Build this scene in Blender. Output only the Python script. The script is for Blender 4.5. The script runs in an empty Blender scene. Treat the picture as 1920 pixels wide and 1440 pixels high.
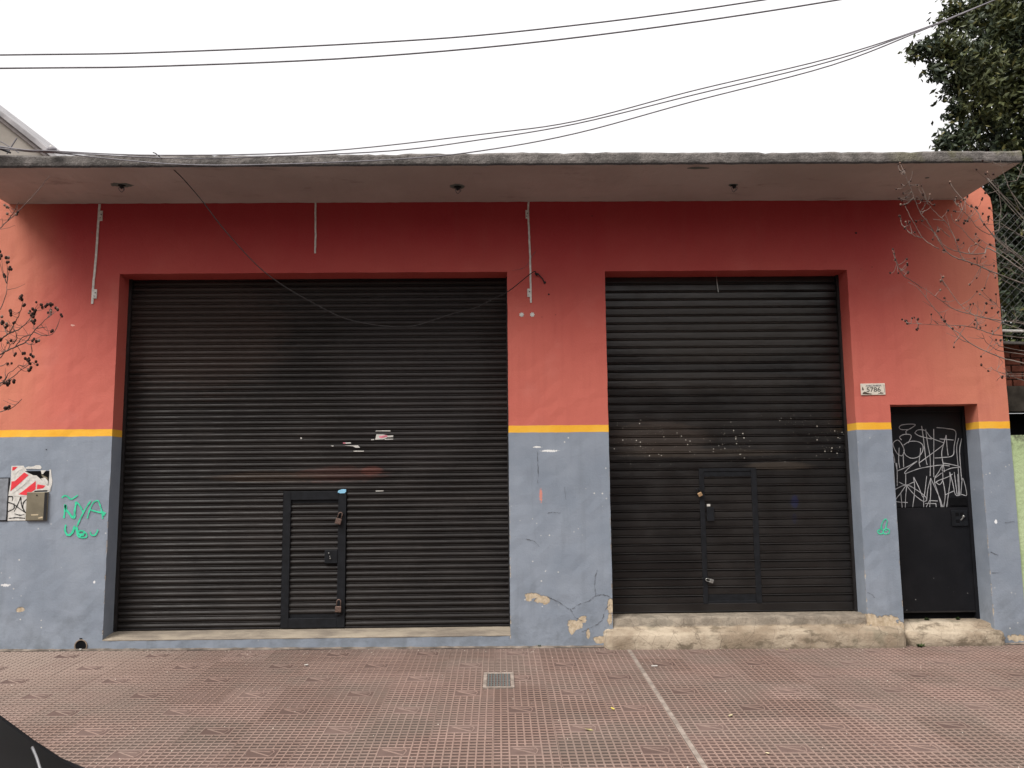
import bpy, bmesh, math, random
from mathutils import Vector, Matrix, Euler
random.seed(7)
scene = bpy.context.scene
C = scene.collection
# ------------------------------------------------------------------ camera
pit, yaw, rol = 0.12069, 0.016128, -0.009797
CAM = Vector((0, -7.9, 1.45))
fwd = Vector((math.sin(yaw)*math.cos(pit), math.cos(yaw)*math.cos(pit), math.sin(pit)))
rt = Vector((math.cos(yaw), -math.sin(yaw), 0)); up = rt.cross(fwd)
R_ = rt*math.cos(rol)+up*math.sin(rol); U_ = -rt*math.sin(rol)+up*math.cos(rol)
cd = bpy.data.cameras.new('camera'); cam = bpy.data.objects.new('camera', cd); C.objects.link(cam)
m = Matrix((R_, U_, -fwd)).transposed().to_4x4(); m.translation = CAM
cam.matrix_world = m
cd.sensor_width = 36; cd.lens = 36*1580/1920; cd.clip_start = .05; cd.clip_end = 3000
scene.camera = cam
# ------------------------------------------------------------------ light
SUN_EL, SUN_AZ = 51, 226
w = bpy.data.worlds.new('World'); scene.world = w; w.use_nodes = True
nt = w.node_tree; nt.nodes.clear()
out = nt.nodes.new('ShaderNodeOutputWorld'); bg = nt.nodes.new('ShaderNodeBackground')
sky = nt.nodes.new('ShaderNodeTexSky'); sky.sky_type = 'NISHITA'; sky.sun_disc = False
sky.sun_elevation = math.radians(SUN_EL); sky.sun_rotation = math.radians(SUN_AZ); sky.dust_density = 4; sky.air_density = 1
hs = nt.nodes.new('ShaderNodeHueSaturation'); hs.inputs['Saturation'].default_value = .12; hs.inputs['Value'].default_value = .5
# overcast cloud deck: brighter toward the zenith (standard overcast distribution)
tc = nt.nodes.new('ShaderNodeTexCoord'); sp = nt.nodes.new('ShaderNodeSeparateXYZ')
mr = nt.nodes.new('ShaderNodeMapRange'); mr.inputs[1].default_value = 0; mr.inputs[2].default_value = 1
mr.inputs[3].default_value = 5.2; mr.inputs[4].default_value = 12.5
col = nt.nodes.new('ShaderNodeVectorMath'); col.operation = 'SCALE'; col.inputs[0].default_value = (1.0, .985, .99)
mx = nt.nodes.new('ShaderNodeMix'); mx.data_type = 'RGBA'; mx.inputs[0].default_value = .85
L = nt.links
L.new(sky.outputs[0], hs.inputs['Color']); L.new(tc.outputs['Generated'], sp.inputs[0]); L.new(sp.outputs[2], mr.inputs[0])
L.new(mr.outputs[0], col.inputs['Scale']); L.new(hs.outputs[0], mx.inputs[6]); L.new(col.outputs[0], mx.inputs[7])
L.new(mx.outputs[2], bg.inputs[0]); bg.inputs[1].default_value = .06; L.new(bg.outputs[0], out.inputs[0])
sd = bpy.data.lights.new('sun', 'SUN'); sd.energy = 1.5; sd.angle = math.radians(34); sd.color = (1, .96, .91)
so = bpy.data.objects.new('sun', sd); C.objects.link(so)
az = math.radians(SUN_AZ)   # the bright part of the overcast stands behind the camera, to the left
sv = Vector((math.sin(az)*math.cos(math.radians(SUN_EL)), math.cos(az)*math.cos(math.radians(SUN_EL)), math.sin(math.radians(SUN_EL))))
so.rotation_euler = sv.to_track_quat('Z', 'Y').to_euler(); so.location = (0, -10, 12)
vs = scene.view_settings; vs.view_transform = 'Standard'; vs.look = 'None'; vs.gamma = 1; vs.exposure = 1.38; vs.use_curve_mapping = False
scene.display_settings.display_device = 'sRGB'

# ------------------------------------------------------------------ helpers
class N:
    """small node-tree writer"""
    def __init__(s, name):
        s.m = bpy.data.materials.new(name); s.m.use_nodes = True; s.t = s.m.node_tree
        s.b = s.t.nodes['Principled BSDF']; s.g = None
    def n(s, ty, **k):
        x = s.t.nodes.new(ty)
        for a, b in k.items(): setattr(x, a, b)
        return x
    def put(s, sock, v):
        if isinstance(v, bpy.types.NodeSocket): s.t.links.new(v, sock)
        elif isinstance(v, (tuple, list)) and len(v) == 3 and sock.type == 'RGBA': sock.default_value = (*v, 1)
        else: sock.default_value = v
    def ma(s, op, a, b=0, c=0, clamp=False):
        x = s.n('ShaderNodeMath', operation=op); x.use_clamp = clamp
        s.put(x.inputs[0], a); s.put(x.inputs[1], b)
        if op in ('MULTIPLY_ADD', 'SMOOTH_MIN'): s.put(x.inputs[2], c)
        return x.outputs[0]
    def pos(s):
        if s.g is None:
            g = s.n('ShaderNodeNewGeometry'); s.g = g
            sp = s.n('ShaderNodeSeparateXYZ'); s.t.links.new(g.outputs['Position'], sp.inputs[0]); s.X, s.Y, s.Z = sp.outputs
        return s.g.outputs['Position']
    def vec(s, sc=(1, 1, 1), off=(0, 0, 0), obj=False):
        v = s.n('ShaderNodeTexCoord').outputs['Object'] if obj else s.pos()
        mp = s.n('ShaderNodeMapping'); s.put(mp.inputs[0], v); mp.inputs['Scale'].default_value = sc; mp.inputs['Location'].default_value = off
        return mp.outputs[0]
    def noise(s, scale=5, det=4, rough=.55, sc=(1, 1, 1), off=(0, 0, 0), obj=False, dist=0):
        x = s.n('ShaderNodeTexNoise'); s.put(x.inputs['Vector'], s.vec(sc, off, obj)); x.inputs['Scale'].default_value = scale
        x.inputs['Detail'].default_value = det; x.inputs['Roughness'].default_value = rough; x.inputs['Distortion'].default_value = dist
        return x.outputs[0]
    def voro(s, scale, sc=(1, 1, 1), feat='F1', rnd=1, off=(0, 0, 0)):
        x = s.n('ShaderNodeTexVoronoi', feature=feat); s.put(x.inputs['Vector'], s.vec(sc, off)); x.inputs['Scale'].default_value = scale
        x.inputs['Randomness'].default_value = rnd
        return x
    def rng(s, v, a, b, c=0, d=1, smooth=True):
        x = s.n('ShaderNodeMapRange', interpolation_type='SMOOTHSTEP' if smooth else 'LINEAR')
        s.put(x.inputs[0], v); s.put(x.inputs[1], a); s.put(x.inputs[2], b); s.put(x.inputs[3], c); s.put(x.inputs[4], d)
        return x.outputs[0]
    def mix(s, f, a, b, mode='MIX'):
        x = s.n('ShaderNodeMix', data_type='RGBA', blend_type=mode); s.put(x.inputs[0], f); s.put(x.inputs[6], a); s.put(x.inputs[7], b)
        return x.outputs[2]
    def ell(s, cx, cz, rx, rz, wob, amt=.5, soft=.12):
        dx = s.ma('DIVIDE', s.ma('SUBTRACT', s.X, cx), rx); dz = s.ma('DIVIDE', s.ma('SUBTRACT', s.Z, cz), rz)
        d = s.ma('SQRT', s.ma('ADD', s.ma('MULTIPLY', dx, dx), s.ma('MULTIPLY', dz, dz)))
        d = s.ma('ADD', d, s.ma('MULTIPLY', s.ma('SUBTRACT', wob, .5), amt*2))
        return s.rng(d, 1-soft, 1+soft, 1, 0)
    def bump(s, h, dist=.01, st=1):
        x = s.n('ShaderNodeBump'); x.inputs['Distance'].default_value = dist; x.inputs['Strength'].default_value = st
        s.put(x.inputs['Height'], h); s.t.links.new(x.outputs[0], s.b.inputs['Normal'])
    def fin(s, col, rough=.8, spec=.3, metal=0):
        s.put(s.b.inputs['Base Color'], col); s.put(s.b.inputs['Roughness'], rough)
        s.b.inputs['Specular IOR Level'].default_value = spec; s.put(s.b.inputs['Metallic'], metal)
        return s.m
def simple(name, c, rough=.7, spec=.3, metal=0, var=.18, sc=20):
    k = N(name); n = k.noise(sc, 4, obj=True)
    return k.fin(k.mix(k.rng(n, .3, .7), tuple(x*(1-var) for x in c), tuple(min(1, x*(1+var)) for x in c)), rough, spec, metal)

def tag(o, label=None, cat=None, group=None, kind=None):
    if label: o['label'] = label
    if cat: o['category'] = cat
    if group: o['group'] = group
    if kind: o['kind'] = kind
    return o
def empty(name, loc=(0, 0, 0), label=None, cat=None, group=None, kind=None, rot=(0, 0, 0)):
    o = bpy.data.objects.new(name, None); C.objects.link(o); o.location = loc; o.rotation_euler = rot; o.empty_display_size = .1
    return tag(o, label, cat, group, kind)
def link(name, me, parent=None, loc=(0, 0, 0), rot=(0, 0, 0)):
    o = bpy.data.objects.new(name, me); C.objects.link(o); o.location = loc; o.rotation_euler = rot
    if parent is not None: o.parent = parent
    return o
class MB:
    def __init__(s): s.v = []; s.f = []; s.mi = []; s.cur = 0; s.sm = False
    def add(s, vs, fs):
        b = len(s.v); s.v += [tuple(v) for v in vs]
        for f in fs: s.f.append(tuple(b+i for i in f)); s.mi.append(s.cur)
    def box(s, x0, x1, y0, y1, z0, z1):
        s.add([(x0, y0, z0), (x1, y0, z0), (x1, y1, z0), (x0, y1, z0), (x0, y0, z1), (x1, y0, z1), (x1, y1, z1), (x0, y1, z1)],
              [(0, 3, 2, 1), (4, 5, 6, 7), (0, 1, 5, 4), (1, 2, 6, 5), (2, 3, 7, 6), (3, 0, 4, 7)])
    def tube(s, pts, r0, r1=None, sides=6, cap=True):
        pts = [Vector(p) for p in pts]; r1 = r0 if r1 is None else r1; n = len(pts); ring = []
        prev = None
        for i, p in enumerate(pts):
            d = (pts[min(i+1, n-1)]-pts[max(i-1, 0)])
            d = d.normalized() if d.length > 1e-9 else Vector((0, 0, 1))
            a = d.cross(Vector((0, 1, 0)) if abs(d.y) < .9 else Vector((1, 0, 0))).normalized()
            if prev is not None:
                a2 = prev-d*prev.dot(d)
                if a2.length > 1e-4: a = a2.normalized()
            prev = a; b = d.cross(a); r = r0+(r1-r0)*i/max(1, n-1)
            ring.append([p+(a*math.cos(2*math.pi*k/sides)+b*math.sin(2*math.pi*k/sides))*r for k in range(sides)])
        vs = [v for rg in ring for v in rg]; fs = []
        for i in range(n-1):
            for k in range(sides):
                k2 = (k+1) % sides
                fs.append((i*sides+k, i*sides+k2, (i+1)*sides+k2, (i+1)*sides+k))
        if cap: fs += [tuple(range(sides-1, -1, -1)), tuple((n-1)*sides+k for k in range(sides))]
        s.add(vs, fs)
    def ribbon(s, pts, wd, y, wob=.15, th=.0012):
        """flat stroke on the plane y (facing -y)"""
        P = [Vector((p[0], 0, p[1])) for p in pts]; n = len(P); a = []; b = []
        for i, p in enumerate(P):
            d = P[min(i+1, n-1)]-P[max(i-1, 0)]
            if d.length < 1e-9: d = Vector((1, 0, 0))
            d.normalize(); q = Vector((-d.z, 0, d.x)); ww = wd/2*(1+random.uniform(-wob, wob))
            a.append(p+q*ww); b.append(p-q*ww)
        vs = [(v.x, y-th, v.z) for v in a]+[(v.x, y-th, v.z) for v in b]
        s.add(vs, [(i, i+1, n+i+1, n+i) for i in range(n-1)])
    def poly(s, pts, y): s.add([(p[0], y, p[1]) for p in pts], [tuple(range(len(pts)))])
    def sph(s, c, r, seg=8, rings=5, sc=(1, 1, 1)):
        c = Vector(c); vs = [c+Vector((0, 0, r*sc[2]))]
        for i in range(1, rings):
            t = math.pi*i/rings
            for k in range(seg):
                p = 2*math.pi*k/seg; vs.append(c+Vector((r*sc[0]*math.sin(t)*math.cos(p), r*sc[1]*math.sin(t)*math.sin(p), r*sc[2]*math.cos(t))))
        vs.append(c-Vector((0, 0, r*sc[2]))); fs = [(0, 1+k, 1+(k+1) % seg) for k in range(seg)]
        for i in range(rings-2):
            for k in range(seg):
                fs.append((1+i*seg+k, 1+(i+1)*seg+k, 1+(i+1)*seg+(k+1) % seg, 1+i*seg+(k+1) % seg))
        L_ = len(vs)-1; o = 1+(rings-2)*seg
        fs += [(L_, o+(k+1) % seg, o+k) for k in range(seg)]
        s.add(vs, fs)
    def mesh(s, name, mats, smooth=False):
        me = bpy.data.meshes.new(name); me.from_pydata(s.v, [], s.f)
        for mt in (mats if isinstance(mats, (list, tuple)) else [mats]): me.materials.append(mt)
        me.polygons.foreach_set('material_index', s.mi)
        if smooth: me.polygons.foreach_set('use_smooth', [True]*len(me.polygons))
        me.update(); return me
    def build(s, name, mats, parent=None, smooth=False, loc=(0, 0, 0), rot=(0, 0, 0)):
        return link(name, s.mesh(name, mats, smooth), parent, loc, rot)
def bevel(o, wd=.004, seg=2):
    b = o.modifiers.new('bevel', 'BEVEL'); b.width = wd; b.segments = seg; b.limit_method = 'ANGLE'; b.angle_limit = math.radians(40); return o
def fixn(o):
    bm = bmesh.new(); bm.from_mesh(o.data); bmesh.ops.recalc_face_normals(bm, faces=bm.faces); bm.to_mesh(o.data); bm.free(); return o
def catmull(P, k=4):
    P = [Vector(p) for p in P]
    if len(P) < 3: return P
    Q = [P[0]*2-P[1]]+P+[P[-1]*2-P[-2]]; out = []
    for i in range(1, len(Q)-2):
        for j in range(k):
            t = j/k; a, b, c, d = Q[i-1:i+3]
            out.append(.5*((2*b)+(c-a)*t+(2*a-5*b+4*c-d)*t*t+(3*b-a-3*c+d)*t**3))
    return out+[P[-1]]
def cat2(P, k=4): return [(v.x, v.y) for v in catmull([(a, b, 0) for a, b in P], k)]
def gz(x, y): return .045*min(y, 0)-.006*x      # height of the sloping pavement

LB=[[(-3.3573,-2.3,2.3309),(-3.3126,-2.3111,2.3524),(-3.2711,-2.3222,2.3705),(-3.204,-2.3333,2.3984),(-3.1338,-2.3444,2.4263),(-3.0912,-2.3556,2.4744),(-3.0547,-2.3667,2.5157),(-3.0114,-2.3778,2.5502),(-2.9622,-2.3889,2.5946),(-2.9313,-2.4,2.6123)],[(-3.3934,-2.25,2.4341),(-3.3551,-2.25,2.4611),(-3.3107,-2.25,2.4984),(-3.2716,-2.25,2.5152),(-3.2198,-2.25,2.5423),(-3.1757,-2.25,2.59),(-3.148,-2.25,2.6311),(-3.1395,-2.25,2.6586)],[(-3.34,-2.2,2.5077),(-3.3934,-2.15,2.5764),(-3.4388,-2.1,2.6215)],[(-3.3499,-2.15,2.5342),(-3.2981,-2.1875,2.5893),(-3.2587,-2.225,2.6232),(-3.2175,-2.2625,2.6771),(-3.189,-2.3,2.7168)],[(-3.4362,-2.1,2.3621),(-3.3973,-2.1125,2.4016),(-3.3615,-2.125,2.4342),(-3.3631,-2.1375,2.4669),(-3.3809,-2.15,2.4857)],[(-3.3318,-2.3,2.1362),(-3.3009,-2.31,2.1548),(-3.2581,-2.32,2.1933),(-3.2408,-2.33,2.2185),(-3.1913,-2.34,2.2501),(-3.161,-2.35,2.2751)],[(-3.3369,-2.25,2.1725),(-3.3034,-2.24,2.1802),(-3.2582,-2.23,2.2184),(-3.2196,-2.22,2.2602),(-3.1737,-2.21,2.2954),(-3.1603,-2.2,2.3173)],[(-3.3935,-2.2,1.9725),(-3.3304,-2.24,1.9752),(-3.2682,-2.28,1.9844),(-3.2005,-2.32,2.0001),(-3.1406,-2.36,2.0287),(-3.103,-2.4,2.044)],[(-3.1866,-2.15,2.5331),(-3.1058,-2.1833,2.5021),(-3.0407,-2.2167,2.4991),(-2.9939,-2.25,2.5133)],[(-3.202,-2.1,2.5671),(-3.1269,-2.1,2.5771)],[(-3.3337,-2.3,2.2702),(-3.3144,-2.3,2.2768),(-3.2884,-2.3,2.2833),(-3.2697,-2.3,2.3)],[(-3.3355,-2.25,2.1489),(-3.3395,-2.2,2.1753),(-3.3426,-2.15,2.1952)],[(-3.2955,-2.2,2.4419),(-3.242,-2.25,2.4672),(-3.2224,-2.3,2.4989),(-3.208,-2.35,2.5098)],[(-3.3096,-2.15,2.4297),(-3.2563,-2.1667,2.4889),(-3.194,-2.1833,2.5062),(-3.1589,-2.2,2.5237)],[(-3.2649,-2.1,2.4692),(-3.1529,-2.25,2.429),(-3.044,-2.4,2.4161)],[(-3.3577,-2.3,2.6495),(-3.3423,-2.2833,2.6735),(-3.3248,-2.2667,2.7733),(-3.3322,-2.25,2.8466)],[(-3.4208,-2.25,3.2201),(-3.422,-2.22,3.2484),(-3.3625,-2.19,3.3336),(-3.2851,-2.16,3.4488),(-3.2243,-2.13,3.5559),(-3.1717,-2.1,3.6645)],[(-3.3828,-2.2,3.3114),(-3.3283,-2.25,3.3327),(-3.259,-2.3,3.4003)]]
LC=[(-3.1931,-2.3,2.7305),(-3.2013,-2.3,2.6998),(-3.1839,-2.3,2.7442),(-3.2651,-2.3,2.6557),(-3.2539,-2.3,2.6352),(-3.2904,-2.3,2.6354),(-3.3219,-2.3,2.6084),(-3.2935,-2.3,2.5775),(-3.2829,-2.3,2.5672),(-3.3194,-2.3,2.5675),(-3.2327,-2.3,2.5601),(-3.24,-2.3,2.5704),(-3.1305,-2.3,2.6275),(-3.1481,-2.3,2.6447),(-3.1197,-2.3,2.6138),(-3.1057,-2.3,2.6581),(-3.0914,-2.3,2.6409),(-3.0744,-2.3,2.6921),(-3.0671,-2.3,2.6818),(-3.0546,-2.3,2.6954),(-2.988,-2.3,2.695),(-2.9739,-2.3,2.6812),(-2.9596,-2.3,2.664),(-2.9681,-2.3,2.6367),(-2.9509,-2.3,2.6264),(-3.0045,-2.3,2.6335),(-2.9909,-2.3,2.628),(-3.1007,-2.3,2.5728),(-3.0865,-2.3,2.5557),(-3.1144,-2.3,2.5797),(-2.9675,-2.3,2.5059),(-3.1104,-2.3,2.454),(-3.0886,-2.3,2.4539),(-3.2954,-2.3,2.4486),(-3.2826,-2.3,2.4553),(-3.3045,-2.3,2.4351),(-3.1607,-2.3,2.353),(-3.1415,-2.3,2.363),(-3.131,-2.3,2.3528),(-3.1935,-2.3,2.3499),(-3.1624,-2.3,2.3261),(-3.1443,-2.3,2.3212),(-3.1049,-2.3,2.3021),(-3.1105,-2.3,2.2853),(-3.0944,-2.3,2.2919),(-3.1055,-2.3,2.3122),(-3.0955,-2.3,2.2549),(-3.1211,-2.3,2.2417),(-3.2517,-2.3,2.169),(-3.2425,-2.3,2.179),(-3.2679,-2.3,2.1658),(-3.2507,-2.3,2.1523),(-3.3062,-2.3,2.1996),(-3.2697,-2.3,2.3),(-3.2756,-2.3,2.2899),(-3.2441,-2.3,1.9924),(-3.2347,-2.3,1.999),(-3.222,-2.3,2.0055),(-3.3115,-2.3,2.547),(-3.3457,-2.3,3.0603),(-3.3166,-2.3,3.0231),(-3.3464,-2.3,3.0002),(-3.3004,-2.3,2.9768),(-3.3123,-2.3,2.9538),(-3.3496,-2.3,2.908),(-3.3526,-2.3,3.3866),(-3.367,-2.3,3.4008),(-3.355,-2.3,3.0372),(-3.3494,-2.3,3.3351),(-3.2449,-2.3,3.3158)]
RB=[[(3.9288,-2.0,2.8189),(3.7964,-2.0077,2.8621),(3.6222,-2.0154,2.9277),(3.4561,-2.0231,3.0005),(3.3669,-2.0308,3.0322),(3.2846,-2.0385,3.0564),(3.2121,-2.0462,3.1137),(3.1505,-2.0538,3.2228),(3.0884,-2.0615,3.3246),(3.0511,-2.0692,3.3669),(3.0164,-2.0769,3.4463),(2.9832,-2.0846,3.5481),(2.9553,-2.0923,3.6202),(2.9292,-2.1,3.666)],[(3.419,-1.94,3.0566),(3.3944,-1.9367,3.099),(3.3609,-1.9333,3.2208),(3.3255,-1.93,3.3204),(3.3004,-1.9267,3.3596),(3.2396,-1.9233,3.4219),(3.1797,-1.92,3.4997)],[(3.266,-1.88,3.1611),(3.2309,-1.852,3.1999),(3.1818,-1.824,3.2622),(3.1427,-1.796,3.3714),(3.1172,-1.768,3.4663),(3.0989,-1.74,3.5622)],[(3.1766,-1.82,3.2672),(3.1044,-1.8733,3.2592),(3.0274,-1.9267,3.2775),(2.9662,-1.98,3.2989)],[(3.7632,-1.76,3.1696),(3.6675,-1.7657,3.1569),(3.5726,-1.7714,3.152),(3.4794,-1.7771,3.1663),(3.402,-1.7829,3.1883),(3.3416,-1.7886,3.2333),(3.298,-1.7943,3.3014),(3.2522,-1.8,3.3386)],[(3.9454,-2.0,3.0113),(3.8129,-2.008,3.0619),(3.7091,-2.016,3.1048),(3.6178,-2.024,3.1179),(3.5149,-2.032,3.1681),(3.4486,-2.04,3.218)],[(3.757,-1.94,3.1262),(3.6668,-1.93,3.2201),(3.6195,-1.92,3.2993),(3.5855,-1.91,3.3636),(3.5531,-1.9,3.4512),(3.495,-1.89,3.5009),(3.4389,-1.88,3.5818),(3.404,-1.87,3.6475),(3.4,-1.86,3.6745)],[(3.7406,-1.88,3.2119),(3.6141,-1.924,3.2601),(3.5172,-1.968,3.2924),(3.4382,-2.012,3.3539),(3.3587,-2.056,3.3996),(3.2933,-2.1,3.4296)],[(4.0099,-1.82,3.2899),(3.946,-1.84,3.3998),(3.8961,-1.86,3.4939),(3.8394,-1.88,3.5955),(3.7852,-1.9,3.7278),(3.7513,-1.92,3.8287)],[(3.9159,-1.76,3.6383),(3.9742,-1.7533,3.7354),(4.0251,-1.7467,3.8332),(4.0483,-1.74,3.8756)],[(3.6379,-2.0,3.1918),(3.6537,-1.996,3.2679),(3.6708,-1.992,3.3593),(3.6867,-1.988,3.4361),(3.6829,-1.984,3.5436),(3.6829,-1.98,3.606)],[(3.9257,-1.94,3.1931),(3.8998,-1.8933,3.2452),(3.8297,-1.8467,3.3211),(3.7946,-1.8,3.3825)],[(3.9652,-1.88,3.2107),(3.8757,-1.9333,3.2559),(3.7958,-1.9867,3.3152),(3.736,-2.04,3.3433)],[(3.7434,-1.82,3.1758),(3.6405,-1.828,3.174),(3.5431,-1.836,3.2413),(3.4696,-1.844,3.3238),(3.4088,-1.852,3.3754),(3.3862,-1.86,3.4346)],[(3.1811,-1.76,2.8956),(3.0962,-1.828,2.9178),(2.9837,-1.896,2.9543),(2.9172,-1.964,2.997),(2.8654,-2.032,3.031),(2.8231,-2.1,3.093)],[(3.8672,-2.0,2.9524),(3.8235,-1.98,2.9801),(3.7506,-1.96,3.0156),(3.6617,-1.94,3.044),(3.6313,-1.92,3.0722)],[(3.1262,-1.94,3.4093),(3.2563,-1.74,3.5064)],[(3.1432,-1.88,3.4368),(3.1664,-1.93,3.4887),(3.1634,-1.98,3.4904)],[(3.3593,-1.82,3.3937),(3.2804,-1.8,3.4161)],[(3.4216,-1.76,3.2879),(3.2878,-1.9,3.2996),(3.1695,-2.04,3.2864)],[(3.4247,-2.0,3.0886),(3.4608,-1.93,3.1457),(3.5262,-1.86,3.196)],[(3.5049,-1.94,3.0224),(3.4189,-2.1,3.0386)],[(3.6118,-1.88,3.0),(3.6277,-1.92,3.027)],[(3.0214,-1.82,2.9734),(3.0858,-1.74,3.0203)],[(3.9598,-1.76,2.9676),(3.8174,-1.87,2.9787),(3.7007,-1.98,3.0031)],[(3.2063,-2.0,2.8971),(3.3407,-1.8,2.885)],[(3.5282,-1.94,3.0373),(3.4864,-2.04,3.0474)],[(3.701,-1.88,3.6581),(3.7394,-1.875,3.6287),(3.8042,-1.87,3.5528),(3.8916,-1.865,3.4768),(3.9363,-1.86,3.4319)],[(3.9865,-1.82,3.734),(3.855,-1.96,3.743),(3.7241,-2.1,3.7342)],[(3.7659,-1.76,3.6863),(3.6933,-1.92,3.6665)],[(3.8437,-2.0,2.251),(3.7696,-1.974,2.2914),(3.6577,-1.948,2.3252),(3.5463,-1.922,2.3812),(3.4347,-1.896,2.4525),(3.3808,-1.87,2.5241),(3.3113,-1.844,2.5966),(3.2575,-1.818,2.6922),(3.2167,-1.792,2.7737),(3.1478,-1.766,2.8944),(3.0885,-1.74,2.9471)],[(3.9079,-1.94,2.5519),(3.8123,-1.9444,2.5811),(3.6797,-1.9489,2.6033),(3.5469,-1.9533,2.6217),(3.4441,-1.9578,2.6472),(3.3557,-1.9622,2.669),(3.2825,-1.9667,2.698),(3.1968,-1.9711,2.7565),(3.1393,-1.9756,2.8001),(3.0745,-1.98,2.8438)],[(3.4892,-1.88,2.6629),(3.4442,-1.86,2.7047),(3.3937,-1.84,2.7771),(3.3447,-1.82,2.8803),(3.315,-1.8,2.9462)],[(3.9788,-1.82,2.4841),(3.8656,-1.8475,2.495),(3.7163,-1.875,2.506),(3.5976,-1.9025,2.5167),(3.4816,-1.93,2.5493),(3.3725,-1.9575,2.5669),(3.227,-1.985,2.5699),(3.0896,-2.0125,2.5692),(2.9394,-2.04,2.5721)],[(3.7775,-1.76,2.4055),(3.6697,-1.7933,2.4309),(3.5938,-1.8267,2.4707),(3.5497,-1.86,2.5322)],[(3.6394,-2.0,2.397),(3.5464,-2.05,2.4182),(3.4567,-2.1,2.4674)],[(3.8716,-1.94,2.1285),(3.7828,-1.936,2.166),(3.6866,-1.932,2.2035),(3.6326,-1.928,2.2263),(3.5785,-1.924,2.2491),(3.5607,-1.92,2.2717)],[(3.6618,-1.88,2.2325),(3.7611,-1.74,2.3334)],[(3.8783,-1.82,2.6199),(3.7708,-1.8733,2.6176),(3.6976,-1.9267,2.6593),(3.5977,-1.98,2.7225)],[(3.5125,-1.76,2.4752),(3.4322,-1.7733,2.5037),(3.3704,-1.7867,2.5771),(3.313,-1.8,2.6051)],[(3.5391,-2.0,2.4994),(3.5895,-2.02,2.5534),(3.5963,-2.04,2.6075)],[(3.3415,-1.94,2.5117),(3.4358,-1.86,2.5926)],[(3.2184,-1.88,2.5977),(3.0607,-2.1,2.5919)],[(3.3592,-1.82,2.4661),(3.359,-1.92,2.5005)],[(3.6622,-1.76,2.6598),(3.6261,-1.75,2.7039),(3.5773,-1.74,2.7828)],[(3.4263,-2.0,2.5365),(3.45,-1.99,2.582),(3.4312,-1.98,2.6427)],[(3.6816,-1.94,2.2025),(3.6581,-1.87,2.2045),(3.6611,-1.8,2.1839)],[(3.2843,-1.88,2.5898),(3.2214,-1.96,2.6115),(3.1966,-2.04,2.6538)]]
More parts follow.
